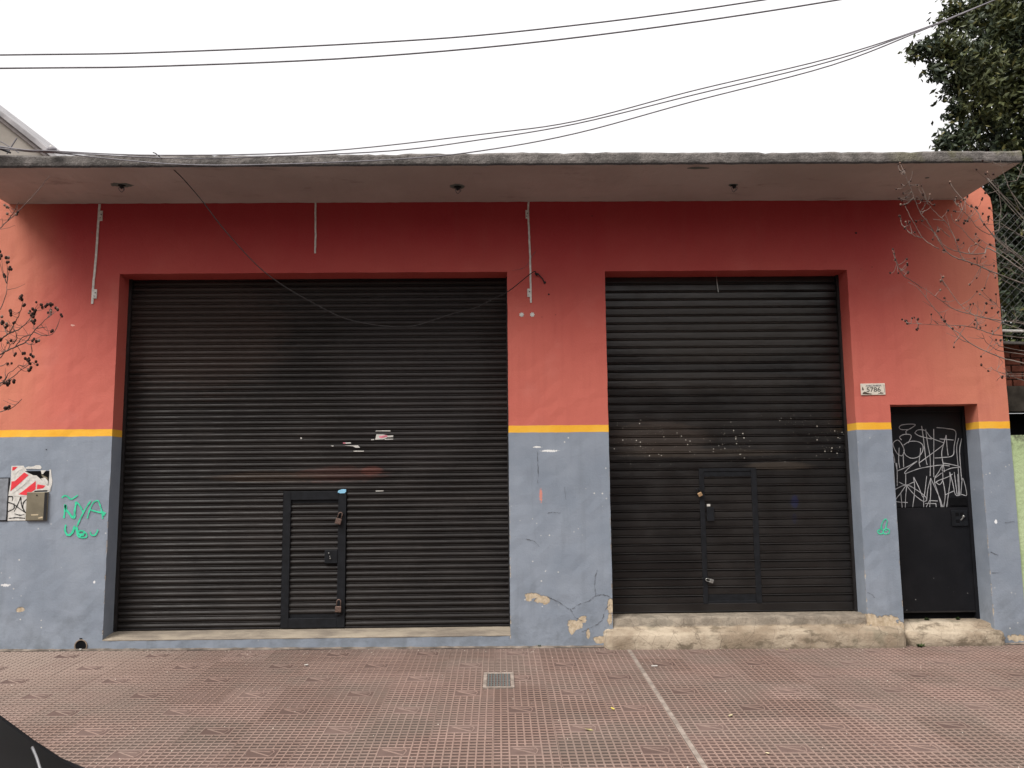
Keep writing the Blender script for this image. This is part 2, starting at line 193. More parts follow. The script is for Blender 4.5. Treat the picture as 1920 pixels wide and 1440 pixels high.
RC=[(2.9147,-2.0,2.6129),(2.9248,-2.0,2.6019),(2.945,-2.0,2.5799),(2.9472,-2.0,2.6127),(3.0073,-2.0,2.5394),(2.9965,-2.0,2.5395),(3.0133,-2.0,2.6268),(3.0086,-2.0,2.6123),(3.0861,-2.0,2.6336),(3.2021,-2.0,2.6365),(3.2178,-2.0,2.6036),(3.2311,-2.0,2.5379),(3.2895,-2.0,2.5448),(3.2507,-2.0,2.4107),(3.4104,-2.0,2.33),(3.442,-2.0,2.2721),(3.4674,-2.0,2.2287),(3.5793,-2.0,2.1883),(3.5712,-2.0,2.1776),(3.6224,-2.0,2.1879),(3.5785,-2.0,2.4482),(3.583,-2.0,2.4591),(3.4931,-2.0,2.5579),(3.4822,-2.0,2.558),(3.411,-2.0,2.5731),(3.4018,-2.0,2.595),(3.5478,-2.0,2.5175),(3.2224,-2.0,2.7668),(3.2088,-2.0,2.8308),(3.3961,-2.0,2.7106),(3.4258,-2.0,2.7192),(3.4779,-2.0,2.642),(3.5692,-2.0,2.7881),(3.5666,-2.0,2.755),(3.4846,-2.0,2.8217),(3.4731,-2.0,2.8145),(3.5145,-2.0,2.8326),(3.494,-2.0,2.8033),(3.5732,-2.0,2.6999),(3.5914,-2.0,2.6559),(3.6011,-2.0,2.5499),(3.5062,-2.0,2.726),(2.9542,-2.0,3.7653),(2.9433,-2.0,3.7691),(3.0044,-2.0,3.7422),(2.9612,-2.0,3.7043),(2.9386,-2.0,3.6968),(2.9668,-2.0,3.6206),(2.9395,-2.0,3.598),(3.0228,-2.0,3.6318),(3.0579,-2.0,3.6051),(3.0839,-2.0,3.6072),(3.1285,-2.0,3.6124),(2.9812,-2.0,3.5599),(2.9576,-2.0,3.5373),(2.9593,-2.0,3.5071),(3.0888,-2.0,3.5178),(3.0964,-2.0,3.5216),(3.0013,-2.0,3.5296),(3.0828,-2.0,3.4839),(3.1527,-2.0,3.4835),(3.1724,-2.0,3.4495),(2.926,-2.0,3.5034),(2.9465,-2.0,3.4807),(2.9299,-2.0,3.4506),(2.9566,-2.0,3.4656),(2.9899,-2.0,3.4692),(2.9733,-2.0,3.3301),(2.9948,-2.0,3.3224),(3.0547,-2.0,3.3409),(3.0681,-2.0,3.3221),(2.9553,-2.0,3.3902),(2.9459,-2.0,3.3602),(2.9551,-2.0,3.2777),(2.8764,-2.0,3.1362),(2.8589,-2.0,3.0917),(2.8859,-2.0,3.0581),(2.9435,-2.0,3.0467),(2.9894,-2.0,3.0241),(2.9826,-2.0,3.0316),(2.9555,-2.0,2.954),(2.9475,-2.0,2.943),(2.8464,-2.0,2.9546),(2.8821,-2.0,2.9434),(3.1926,-2.0,2.9083),(3.2063,-2.0,2.8971),(3.3217,-2.0,3.6305),(3.3234,-2.0,3.5017),(3.3296,-2.0,3.4865),(3.311,-2.0,3.4338),(3.3309,-2.0,3.4035),(3.322,-2.0,3.3321),(3.3322,-2.0,3.3208),(3.4197,-2.0,3.5088),(3.4112,-2.0,3.4937),(3.49,-2.0,3.4631),(3.5138,-2.0,3.4857),(3.5818,-2.0,3.5535),(3.5601,-2.0,3.4175),(3.5709,-2.0,3.4137),(3.5778,-2.0,3.3609),(3.5885,-2.0,3.3571),(3.5984,-2.0,3.342),(3.4956,-2.0,3.4404),(3.4792,-2.0,3.4179),(3.529,-2.0,3.301),(3.4609,-2.0,3.2264),(3.5248,-2.0,3.1999),(3.4935,-2.0,3.1739),(3.5611,-2.0,3.1474),(3.3682,-2.0,3.1634),(3.2288,-2.0,3.1082),(3.233,-2.0,3.1157),(3.1774,-2.0,3.2092),(3.1871,-2.0,3.1905),(3.2031,-2.0,3.2614),(3.2183,-2.0,3.2688),(3.4779,-2.0,3.0659),(3.5254,-2.0,3.0657),(3.582,-2.0,2.9948),(3.4039,-2.0,3.0069),(3.4362,-2.0,2.9031),(3.4191,-2.0,2.87),(3.5713,-2.0,2.906),(3.5472,-2.0,3.7745),(3.5443,-2.0,3.7363),(3.6202,-2.0,3.7589),(3.6401,-2.0,3.6825),(3.5971,-2.0,3.7017),(3.566,-2.0,3.6828),(3.3727,-2.0,3.4712),(3.3886,-2.0,3.4862),(3.444,-2.0,3.3428),(3.4231,-2.0,3.3579),(3.4067,-2.0,3.3354),(3.4197,-2.0,3.5088),(3.383,-2.0,3.313),(3.4333,-2.0,3.3955),(3.5278,-2.0,3.38),(3.3448,-2.0,3.1934),(3.0266,-2.0,3.2511),(3.1793,-2.0,3.5477)]
DOORTAG=[[(3.9905,1.9601),(3.9219,1.9607),(3.8987,1.9804),(3.9248,2.0046),(4.0039,2.0136),(4.0575,2.0083),(4.0415,1.9889),(3.9905,1.9601),(3.965,1.9458),(3.9631,1.9166)],[(3.9152,1.8587),(3.8975,1.888),(3.9383,1.9119),(3.997,1.9114),(4.0101,1.887),(3.9768,1.829)],[(3.9049,1.7038),(3.8672,1.7235),(3.8368,1.7818),(3.8301,1.8303),(3.876,1.859),(3.9126,1.8199),(3.9332,1.7616),(3.9209,1.723),(3.9049,1.7038)],[(3.9315,1.81),(3.9925,1.8434),(4.0708,1.8427),(4.1174,1.8084),(4.1133,1.7503),(4.0706,1.6974),(4.0011,1.6817),(3.9446,1.7131),(3.9283,1.7616)],[(3.8859,1.7862),(3.8731,1.6655),(3.8778,1.5883)],[(3.9209,1.723),(3.9174,1.5975)],[(4.0958,1.7795),(4.0869,1.7215),(4.0719,1.6443),(4.0783,1.596)],[(4.1203,1.9931),(4.1305,1.8568),(4.138,1.6823),(4.1479,1.6147)],[(4.047,1.9256),(4.0784,1.9545),(4.1372,1.954),(4.1653,1.9343),(4.2102,1.8755),(4.3054,1.8358),(4.3236,1.8162),(4.2509,1.7587),(4.0764,1.6394)],[(4.1575,1.9636),(4.167,1.8176),(4.1819,1.6819),(4.1698,1.5085)],[(4.236,1.9629),(4.2276,1.8171),(4.2134,1.643),(4.2052,1.4986)],[(4.047,1.9256),(4.094,1.896),(4.2095,1.8658)],[(4.2665,1.9772),(4.3639,1.9666),(4.4501,1.9366),(4.425,1.7959),(4.4036,1.7041),(4.2946,1.6857),(4.2259,1.6815)],[(4.288,1.867),(4.4244,1.8542)],[(4.3544,1.9034),(4.3236,1.8162),(4.2978,1.7292),(4.3048,1.6228),(4.3139,1.5456)],[(4.3544,1.9034),(4.3551,1.7771),(4.3596,1.7045)],[(4.4749,1.8732),(4.4481,1.7763),(4.4491,1.5925),(4.4468,1.429),(4.4438,1.3236)],[(4.5039,1.868),(4.476,1.7566),(4.4728,1.5827),(4.474,1.4672)],[(3.8516,1.5596),(3.9567,1.602),(4.053,1.6541),(3.9759,1.597),(3.923,1.5349),(4.0526,1.577),(4.1713,1.6),(4.2894,1.6133),(4.3669,1.603)],[(3.8517,1.6367),(3.8497,1.5308),(3.8422,1.4157)],[(3.9328,1.5348),(3.9254,1.4245)],[(4.3006,1.6325),(4.3874,1.6172),(4.4687,1.5924),(4.385,1.5835),(4.2951,1.5554),(4.2992,1.6132),(4.2554,1.5462),(4.2123,1.4889),(4.2839,1.5363)],[(3.8593,1.4539),(3.9303,1.4244),(4.0052,1.4525)],[(3.8157,1.3824),(3.9303,1.4244),(4.0291,1.3756),(4.112,1.3078),(4.1093,1.2696),(4.0708,1.2748),(3.9974,1.3376),(3.9303,1.4244)],[(3.9303,1.4244),(3.8718,1.3484),(3.8183,1.2725),(3.9337,1.2571)],[(3.9345,1.4148),(3.9184,1.3193),(3.9063,1.2097)],[(3.8718,1.3484),(3.8772,1.21)],[(4.0084,1.5005),(4.0097,1.3758),(3.9793,1.2137)],[(4.0084,1.5005),(4.0505,1.4041),(4.0925,1.308),(4.1357,1.5089)],[(4.0925,1.308),(4.086,1.2126)],[(4.1488,1.2788),(4.1102,1.2124)],[(4.1733,1.4893),(4.1361,1.3745),(4.119,1.2695)],[(4.1733,1.4893),(4.2145,1.3833),(4.2473,1.2969),(4.2703,1.2108)],[(4.1733,1.4893),(4.1639,1.3551),(4.1441,1.212)],[(4.1485,1.274),(4.2258,1.2685)],[(4.2123,1.4889),(4.2089,1.4409),(4.2319,1.3544),(4.2529,1.2396),(4.2706,1.2155)],[(4.2141,1.4457),(4.2596,1.4692),(4.3396,1.4973),(4.3905,1.5257)],[(4.2944,1.5458),(4.2888,1.4689),(4.2565,1.4261),(4.2238,1.4456)],[(4.2888,1.4689),(4.2986,1.4017),(4.3021,1.3155),(4.28,1.2107)],[(4.3626,1.5452),(4.3619,1.4682),(4.3389,1.3534),(4.3091,1.2104)],[(4.3626,1.5452),(4.3842,1.4392),(4.4049,1.324),(4.4636,1.3282),(4.5123,1.3277),(4.4852,1.4863),(4.4535,1.3235)],[(4.4065,1.5448),(4.4127,1.4293),(4.4195,1.3239)],[(4.4393,1.5252),(4.437,1.4291),(4.4341,1.3237)],[(4.2979,1.3251),(4.3883,1.3625)],[(4.205,1.2496),(4.2072,1.2114)],[(4.2529,1.2396),(4.2557,1.2109)],[(3.819,1.7336),(3.8305,1.6852),(3.8322,1.6369)],[(3.842,1.6368),(3.848,1.5789)],[(4.1028,1.2458),(4.2047,1.2448)]]
NYA=[[(-4.032,1.3854),(-4.0056,1.4034),(-3.9776,1.394),(-3.949,1.3709),(-3.9177,1.3843),(-3.8868,1.4068)],[(-4.0037,1.1983),(-3.9977,1.2574),(-3.9966,1.3211),(-3.985,1.2754),(-3.9607,1.2479),(-3.9314,1.2112),(-3.9083,1.2064),(-3.9069,1.2655),(-3.8975,1.3475)],[(-3.8975,1.3475),(-3.8635,1.3107),(-3.8283,1.2465)],[(-3.7652,1.3553),(-3.7991,1.3009),(-3.8324,1.2375),(-3.857,1.1832),(-3.877,1.1289)],[(-3.7892,1.1961),(-3.7703,1.2733),(-3.7414,1.3368),(-3.7011,1.3547),(-3.681,1.318),(-3.6596,1.2539),(-3.6474,1.1901)],[(-3.7657,1.2732),(-3.7054,1.2544),(-3.6224,1.2399)],[(-3.6505,1.2538),(-3.635,1.2172)],[(-3.9823,1.1391),(-3.9839,1.0847),(-3.9638,1.0483),(-3.9321,1.0525),(-3.911,1.0839),(-3.9038,1.1201)],[(-3.9043,1.1292),(-3.8792,1.0836),(-3.8677,1.0382),(-3.8303,1.0198),(-3.7853,1.0283),(-3.7962,1.0646),(-3.8336,1.0831),(-3.8605,1.0744),(-3.8497,1.0426),(-3.8131,1.0377)],[(-3.7557,1.0733),(-3.7452,1.046),(-3.7131,1.0411),(-3.6919,1.0726),(-3.6882,1.0907)],[(-3.881,1.1199),(-3.8595,1.0562),(-3.8229,1.0513),(-3.8058,1.0738)],[(-3.849,1.029),(-3.8138,1.0512)]]
CHERRY=[[(3.5412,1.0211),(3.5166,1.003),(3.5292,0.9799),(3.5573,0.9796),(3.5684,1.007),(3.5461,1.0256)],[(3.593,1.0251),(3.5681,1.0024),(3.5804,0.9747),(3.6185,0.9835),(3.625,1.011),(3.5977,1.0251)],[(3.5461,1.0256),(3.5634,1.076),(3.5939,1.1126),(3.6115,1.0939),(3.5998,1.0572),(3.593,1.0251)],[(3.5529,1.0577),(3.5593,1.0117)],[(3.5869,1.0022),(3.6015,1.0113)],[(3.5309,1.0074),(3.5397,0.9981)]]
CRACK=[[(0.4357,0.4388),(0.4951,0.4133),(0.5691,0.3716),(0.6431,0.327),(0.7186,0.3698),(0.8089,0.3979),(0.8849,0.4482),(0.9748,0.4471),(1.0264,0.41)],[(0.8774,0.4483),(0.8687,0.5289),(0.8732,0.6022),(0.8974,0.6755)],[(0.6431,0.327),(0.6865,0.2537),(0.7457,0.224)],[(1.0029,0.3665),(0.9566,0.3087),(0.9247,0.2218),(0.834,0.1649),(0.7436,0.1226)],[(0.2307,0.1722),(0.2672,0.1139),(0.3266,0.106)],[(0.6086,0.0664),(0.6543,0.1236),(0.6998,0.1665)],[(3.3888,0.4445),(3.4292,0.4215),(3.4507,0.3942)],[(4.5576,0.7994),(4.594,0.7853),(4.6304,0.7711)],[(4.5401,0.3996),(4.5799,0.372),(4.6344,0.3533),(4.668,0.3078),(4.7187,0.2442)],[(4.5522,0.6124),(4.6364,0.6115)],[(4.7199,1.064),(4.7677,1.0728),(4.8104,1.0751)],[(4.5205,0.2106),(4.5606,0.1294),(4.612,0.0751)],[(0.3563,1.7737),(0.3618,1.6219),(0.3568,1.4708)],[(0.4394,1.1998),(0.4925,1.2067),(0.568,1.1985)],[(0.61,1.4382),(0.6155,1.3179)],[(0.24,0.9635),(0.3076,0.948),(0.3671,0.8955)],[(0.3712,3.7003),(0.2666,3.543),(0.1381,3.5017)],[(-3.8835,3.9073),(-3.8695,3.8809)]]
CROWN=[(6.849,2.5,7.422,0.625),(6.384,2.4,6.776,0.391),(5.899,2.2,6.889,0.268),(5.572,2.1,6.893,0.165),(5.348,2.1,6.893,0.089),(5.962,2.4,7.514,0.169),(5.907,2.2,6.53,0.217),(5.587,2.1,6.622,0.101),(6.433,2.5,7.573,0.329),(6.835,2.6,6.506,0.598),(6.319,2.4,6.121,0.326),(5.93,2.3,6.113,0.142),(5.871,2.3,5.778,0.168),(5.681,2.3,5.708,0.065),(6.676,2.8,5.706,0.542),(7.117,3.0,5.185,0.552),(6.946,3.0,4.446,0.517),(6.892,3.0,3.791,0.414),(7.816,3.0,7.317,0.759),(7.753,3.0,5.782,0.759),(7.619,3.0,4.296,0.759),(7.099,3.0,8.581,0.552),(7.929,3.0,8.581,0.69),(7.237,3.0,3.214,0.414)]


# ------------------------------------------------------------------ materials
k = N('painted_render'); k.pos()
wob = k.noise(7, 3); fine = k.noise(60, 3); big = k.noise(.9, 4, off=(3, 1, 2)); blot = k.noise(2.6, 5, off=(9, 2, 5)); strk = k.noise(3.2, 4, sc=(3.4, 1, .35))
zz = k.ma('ADD', k.Z, k.ma('MULTIPLY', k.ma('SUBTRACT', wob, .5), .010))
# terracotta paint: canopy shade put into the colour, deeper red high on the wall
shade_fade = k.rng(k.ma('ADD', k.Z, k.ma('MULTIPLY', k.ma('SUBTRACT', big, .5), 1.1)), 4.25, 2.3)
cor = k.mix(shade_fade, (.365, .032, .036), (.575, .150, .112))
ends = k.ma('MAXIMUM', k.rng(k.ma('ADD', k.X, k.ma('MULTIPLY', big, .5)), -3.75, -4.5), k.rng(k.ma('ADD', k.X, k.ma('MULTIPLY', big, .5)), 3.9, 5.0))  # brighter orange light at the wall ends, painted into the colour
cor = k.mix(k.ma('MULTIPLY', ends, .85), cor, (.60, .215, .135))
cor = k.mix(k.rng(strk, .45, .72, 0, .16), cor, (.36, .07, .06))
cor = k.mix(k.ma('MULTIPLY', k.rng(blot, .52, .75, 0, .25), shade_fade), cor, (.60, .22, .18))
blu = k.mix(k.rng(blot, .3, .7), (.220, .254, .306), (.270, .304, .358))
blu = k.mix(k.rng(strk, .5, .7, 0, .35), blu, (.19, .215, .25))
# grime and damp near the ground
low = k.ma('MULTIPLY', k.rng(k.Z, .75, 0), k.rng(k.noise(5, 6, .65, off=(1, 7, 3)), .42, .66))
blu = k.mix(k.ma('MULTIPLY', low, .55), blu, (.15, .17, .19))
sc1 = k.noise(14, 5, .7, sc=(1, 1, .5), off=(5, 5, 5)); blu = k.mix(k.rng(sc1, .66, .74, 0, .4), blu, (.14, .16, .19))
# tiny paint losses
vo = k.voro(26, feat='F1'); cell = k.n('ShaderNodeSeparateColor'); k.put(cell.inputs[0], vo.outputs['Color'])
speck = k.ma('MULTIPLY', k.rng(vo.outputs['Distance'], .24, .14), k.ma('MULTIPLY', k.rng(cell.outputs[0], .84, .87), k.rng(k.noise(1.7, 2, off=(4, 0, 8)), .5, .62)))
blu = k.mix(k.ma('MULTIPLY', speck, .85), blu, (.66, .65, .62))
isblue = k.rng(zz, 1.950, 1.946); isyel = k.ma('MULTIPLY', k.rng(zz, 2.016, 2.012), k.ma('SUBTRACT', 1, isblue))
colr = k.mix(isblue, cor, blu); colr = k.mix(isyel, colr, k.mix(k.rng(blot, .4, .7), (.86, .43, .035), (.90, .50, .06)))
# chipped arrises of the openings
edge = None
for ex in (-3.60, .092, 1.03, 3.375, 3.708, 4.545):
    d = k.ma('ABSOLUTE', k.ma('SUBTRACT', k.X, ex)); e = k.rng(k.ma('ADD', d, k.ma('MULTIPLY', k.noise(34, 4, .7, off=(ex, 0, 0)), .03)), .0235, .0195 - .004)
    edge = e if edge is None else k.ma('MAXIMUM', edge, e)
edge = k.ma('MULTIPLY', edge, k.ma('MULTIPLY', k.rng(k.Y, .012, .006), k.rng(k.Z, 2.1, .3)))
chip = None
wb = k.ma('ADD', k.ma('MULTIPLY', k.noise(9, 2, .6, off=(2, 4, 6)), 1.0), k.ma('MULTIPLY', k.ma('SUBTRACT', k.noise(38, 5, .75, off=(2, 4, 6)), .5), .9))
for (cx, cz, rx, rz) in [(.30, .452, .065, .026), (.385, .415, .065, .034), (.26, .43, .022, .025), (.69, .195, .062, .040), (.65, .145, .03, .045), (.755, .235, .035, .03), (1.012, .345, .03, .075), (1.005, .24, .02, .05),
        (.91, .05, .07, .03), (.80, .10, .018, .04), (-4.353, .382, .035, .024), (3.50, .17, .16, .07), (3.60, .08, .20, .12), (3.40, .22, .07, .03), (4.85, .02, .2, .03), (4.87, 1.7, .025, .10)]:
    e = k.ell(cx, cz, rx, rz, wb, .95, .06); chip = e if chip is None else k.ma('MAXIMUM', chip, e)
chip = k.ma('MAXIMUM', chip, k.ma('MULTIPLY', k.ma('MULTIPLY', edge, .9), k.rng(k.noise(7, 4, .7, off=(8, 8, 8)), .50, .60)))
plast = k.mix(k.rng(k.noise(30, 5), .3, .7), (.40, .31, .21), (.60, .50, .37))
colr = k.mix(chip, colr, plast)
for (cx, cz, rx, rz, c) in [(.385, 1.362, .014, .062, (.62, .25, .20)), (.36, 1.812, .035, .008, (.8, .8, .78)), (.47, 1.775, .075, .010, (.8, .8, .78)), (4.6335, 1.078, .013, .019, (.82, .83, .84)), (4.90, .60, .012, .02, (.8, .8, .8)), (-4.02, 3.0, .02, .008, (.72, .42, .35)), (-3.7, .62, .01, .012, (.7, .7, .7)), (-4.50, .60, .04, .012, (.7, .7, .7))]:
    colr = k.mix(k.ell(cx, cz, rx, rz, k.ma('ADD', .5, k.ma('MULTIPLY', k.ma('SUBTRACT', k.noise(75, 4, .7, off=(cx, 1, cz)), .5), 1.6)), .85 if rx/rz > 2 or rz/rx > 2 else .4), colr, c)
h = k.ma('ADD', k.ma('MULTIPLY', fine, .12), k.ma('MULTIPLY', k.noise(4, 5), .38)); h = k.ma('SUBTRACT', h, k.ma('MULTIPLY', chip, .45)); h = k.ma('SUBTRACT', h, k.ma('MULTIPLY', low, .12))
h = k.ma('ADD', h, k.ma('MULTIPLY', k.noise(18, 3, sc=(1, 1, .6)), .12))
k.bump(h, .014, .9)
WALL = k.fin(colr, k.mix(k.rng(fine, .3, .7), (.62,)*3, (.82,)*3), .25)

k = N('soffit_render'); k.pos()
c_ = k.mix(k.rng(k.noise(1.1, 5, off=(0, 3, 0)), .35, .65), (.41, .36, .335), (.48, .43, .405)); c_ = k.mix(k.rng(k.noise(6, 6, .7, sc=(.4, 1, 1)), .55, .75, 0, .5), c_, (.17, .13, .115))
pt = None
for (cx, cy, rx, ry) in [(-3.393, -.502, .10, .06), (-.362, -.426, .07, .07), (2.18, -.44, .045, .04), (1.75, -.86, .09, .03), (3.9, -.6, .02, .02)]:
    dx = k.ma('DIVIDE', k.ma('SUBTRACT', k.X, cx), rx); dy = k.ma('DIVIDE', k.ma('SUBTRACT', k.Y, cy), ry)
    e = k.rng(k.ma('ADD', k.ma('SQRT', k.ma('ADD', k.ma('MULTIPLY', dx, dx), k.ma('MULTIPLY', dy, dy))), k.ma('MULTIPLY', k.ma('SUBTRACT', k.noise(24, 3), .5), .9)), 1.1, .9)
    pt = e if pt is None else k.ma('MAXIMUM', pt, e)
c_ = k.mix(pt, c_, (.13, .16, .15))
k.bump(k.noise(9, 5), .012, .8); SOFFIT = k.fin(c_, .9, .15)

k = N('weathered_concrete'); k.pos()
c_ = k.mix(k.rng(k.noise(7, 7, .7), .35, .65), (.10, .092, .086), (.21, .19, .178)); c_ = k.mix(k.rng(k.noise(40, 4, .6), .60, .70, 0, .55), c_, (.34, .31, .29))
moss = k.ma('MULTIPLY', k.rng(k.noise(3, 5, off=(7, 0, 0)), .45, .6), k.rng(k.X, 2.5, 4.4, 0, .8)); c_ = k.mix(moss, c_, (.13, .125, .06))
c_ = k.mix(k.rng(k.ma('ADD', k.Z, k.ma('MULTIPLY', k.noise(16, 4), .03)), 4.218, 4.205, 0, .85), c_, (.06, .055, .055))
k.bump(k.noise(30, 6, .7), .02, 1); CONC = k.fin(c_, .95, .15)

k = N('worn_cement_step'); k.pos()
c_ = k.mix(k.rng(k.noise(2.2, 6, .6), .35, .65), (.27, .21, .15), (.50, .42, .32)); c_ = k.mix(k.rng(k.noise(5, 6, .65, sc=(1, 1, 2), off=(4, 4, 0)), .52, .64, 0, .8), c_, (.15, .12, .085))
c_ = k.mix(k.rng(k.noise(16, 5, .7), .6, .7, 0, .5), c_, (.58, .50, .39)); c_ = k.mix(k.rng(k.noise(3.1, 3, off=(0, 9, 9)), .6, .7, 0, .5), c_, (.14, .13, .09)); c_ = k.mix(k.rng(k.ma('ADD', k.Z, k.ma('MULTIPLY', k.noise(20, 4), .03)), .165, .185, 0, .75), c_, k.mix(k.rng(k.noise(9, 5, .7), .4, .65), (.17, .15, .125), (.30, .26, .21))); c_ = k.mix(k.rng(k.noise(55, 4, .7), .58, .7, 0, .5), c_, (.16, .125, .095)); c_ = k.mix(k.rng(k.ma('ADD', k.Z, k.ma('MULTIPLY', k.noise(9, 5, .7), .09)), .055, .005, 0, .55), c_, (.15, .12, .095)); c_ = k.mix(k.rng(k.voro(5, feat='DISTANCE_TO_EDGE').outputs['Distance'], .012, .004, 0, .45), c_, (.09, .07, .055))
k.bump(k.ma('ADD', k.noise(12, 6, .7), k.ma('MULTIPLY', k.noise(60, 4, .7), .6)), .011, 1); STEP = k.fin(c_, .92, .15)
k = N('sill_cement'); k.pos()
c_ = k.mix(k.rng(k.noise(4, 5, .6, sc=(.5, 1, 1)), .35, .65), (.19, .16, .13), (.34, .29, .225)); k.bump(k.noise(20, 5), .01, .8); SILL = k.fin(c_, .85, .2)

def shutter_mat(name, base, hi, rough, patches):
    k = N(name); k.pos()
    oi = k.n('ShaderNodeObjectInfo').outputs['Random']
    c = k.mix(k.rng(k.noise(1.6, 5, .6, sc=(1, 1, 1.6)), .35, .68), base, hi)
    c = k.mix(k.rng(oi, .0, 1.0, 0, .32, False), c, tuple(x*.62 for x in base))
    c = k.mix(k.rng(k.noise(30, 4, sc=(.25, 1, 2)), .58, .75, 0, .35), c, tuple(x*1.5 for x in hi))
    wb = k.noise(14, 4, .7, sc=(1, 1, 1)); wl = k.noise(26, 5, .8, sc=(.4, 1, 1.5))
    lay = k.noise(3, 3, .8, sc=(.8, 1, 17.4), off=(1, 1, 1))
    for (cx, cz, rx, rz, pc, am, st) in patches: c = k.mix(k.ma('MULTIPLY', k.ell(cx, cz, rx, rz, k.ma('ADD', wl, k.ma('MULTIPLY', k.ma('SUBTRACT', lay, .5), 1.1)) if am > .3 else wb, am, .25), st), c, pc)
    k.bump(k.ma('ADD', k.noise(18, 4, sc=(.3, 1, 1)), k.ma('MULTIPLY', k.noise(90, 2), .15)), .004, .6)
    return k, c
k, c_ = shutter_mat('brown_shutter_paint', (.0140, .0115, .0108), (.027, .0225, .0208), .45,
    [(-1.52, 1.585, .40, .07, (.075, .030, .023), .8, .55), (-1.22, 1.61, .10, .05, (.12, .036, .026), .4, .55), (-2.2, 1.56, .5, .05, (.07, .045, .03), .5, .4), (-2.9, 3.0, .8, .6, (.05, .032, .026), .6, .5), (-.8, 2.6, .7, .9, (.030, .026, .026), .6, .5)])
SHA = k.fin(c_, k.mix(k.rng(k.noise(5, 4), .3, .7), (.42,)*3, (.60,)*3), .30)
k, c_ = shutter_mat('black_shutter_paint', (.0080, .0070, .0070), (.0195, .0170, .016), .4,
    [(1.55, 1.9, .45, .16, (.06, .045, .036), .45, .55), (2.7, 1.62, .30, .04, (.07, .055, .042), .35, .5), (2.1, 3.0, 1.12, .36, (.040, .035, .031), .15, .7), (2.0, 2.45, 1.0, .09, (.04, .034, .03), .2, .45), (1.9, 1.75, .9, .04, (.06, .048, .038), .2, .5), (2.84, 1.27, .035, .06, (.01, .014, .06), .4, .6), (2.83, 1.12, .02, .05, (.01, .012, .04), .4, .4)])
vo = k.voro(30, sc=(1, .0001, 1), off=(3, 0, 1)); ce = k.n('ShaderNodeSeparateColor'); k.put(ce.inputs[0], vo.outputs['Color'])
sp_ = k.ma('MULTIPLY', k.rng(vo.outputs['Distance'], .20, .13), k.rng(ce.outputs[1], .89, .91))
reg = k.ma('MULTIPLY', k.ma('MULTIPLY', k.rng(k.Z, 1.60, 1.80), k.rng(k.Z, 2.14, 2.0)), k.rng(k.noise(2.3, 2, off=(3, 3, 3)), .40, .55))
c_ = k.mix(k.ma('MULTIPLY', sp_, reg), c_, (.72, .68, .6))
vo2 = k.voro(90, sc=(1, .0001, 1)); ce2 = k.n('ShaderNodeSeparateColor'); k.put(ce2.inputs[0], vo2.outputs['Color'])
c_ = k.mix(k.ma('MULTIPLY', k.ma('MULTIPLY', k.rng(vo2.outputs['Distance'], .20, .14), k.rng(ce2.outputs[1], .95, .97)), k.ma('MULTIPLY', reg, .8)), c_, (.5, .46, .38))
SHB = k.fin(c_, k.mix(k.rng(k.noise(5, 4), .3, .7), (.28,)*3, (.42,)*3), .5)
k = N('black_door_paint'); k.pos()
c_ = k.mix(k.rng(k.noise(3, 5), .35, .7), (.0065, .007, .009), (.012, .012, .0145)); vo = k.voro(22, sc=(1, .0001, 1)); ce = k.n('ShaderNodeSeparateColor'); k.put(ce.inputs[0], vo.outputs['Color'])
c_ = k.mix(k.ma('MULTIPLY', k.ma('MULTIPLY', k.rng(vo.outputs['Distance'], .12, .08), k.rng(ce.outputs[0], .84, .86)), k.rng(k.Z, .75, .3, 0, .7)), c_, (.4, .4, .38))
k.bump(k.noise(7, 4), .006, .5); DOOR = k.fin(c_, .5, .22)
STEEL = simple('dark_frame_steel', (.009, .010, .0125), .55, .25, 0, .3)
RAIL = simple('guide_rail_steel', (.018, .016, .016), .55, .3, .0, .3)
RUST = simple('rusty_padlock_steel', (.16, .105, .085), .55, .5, .5, .3, 60)
BRASS = simple('brass_padlock', (.55, .36, .20), .4, .5, .6, .2, 60)
ZINC = simple('grey_padlock_metal', (.45, .45, .43), .35, .5, .8, .2, 60)
WHITE = simple('old_white_paint', (.62, .60, .56), .8, .2, 0, .15, 30)
MARK = simple('silver_marker', (.42, .42, .43), .6, .3, 0, .25, 12)
GREEN = simple('green_spray_paint', (.055, .58, .33), .7, .2, 0, .2, 18)
BLACK = simple('black_marker', (.015, .015, .017), .6)
CRK = simple('crack_shadow', (.085, .088, .095), .95, .1)
CABLE = simple('cable_rubber', (.17, .16, .175), .6, .3)
DARK = simple('dark_void', (.008, .008, .009), .95, .05)
RED = simple('red_tape', (.72, .045, .06), .55, .3, 0, .12)
PLATE = simple('brown_meter_cover', (.19, .165, .115), .55, .4, .2, .15, 8)
GREY = simple('grey_cabinet_paint', (.21, .225, .25), .6)
BONE = simple('ivory_enamel', (.72, .66, .56), .45, .4, 0, .08, 30)

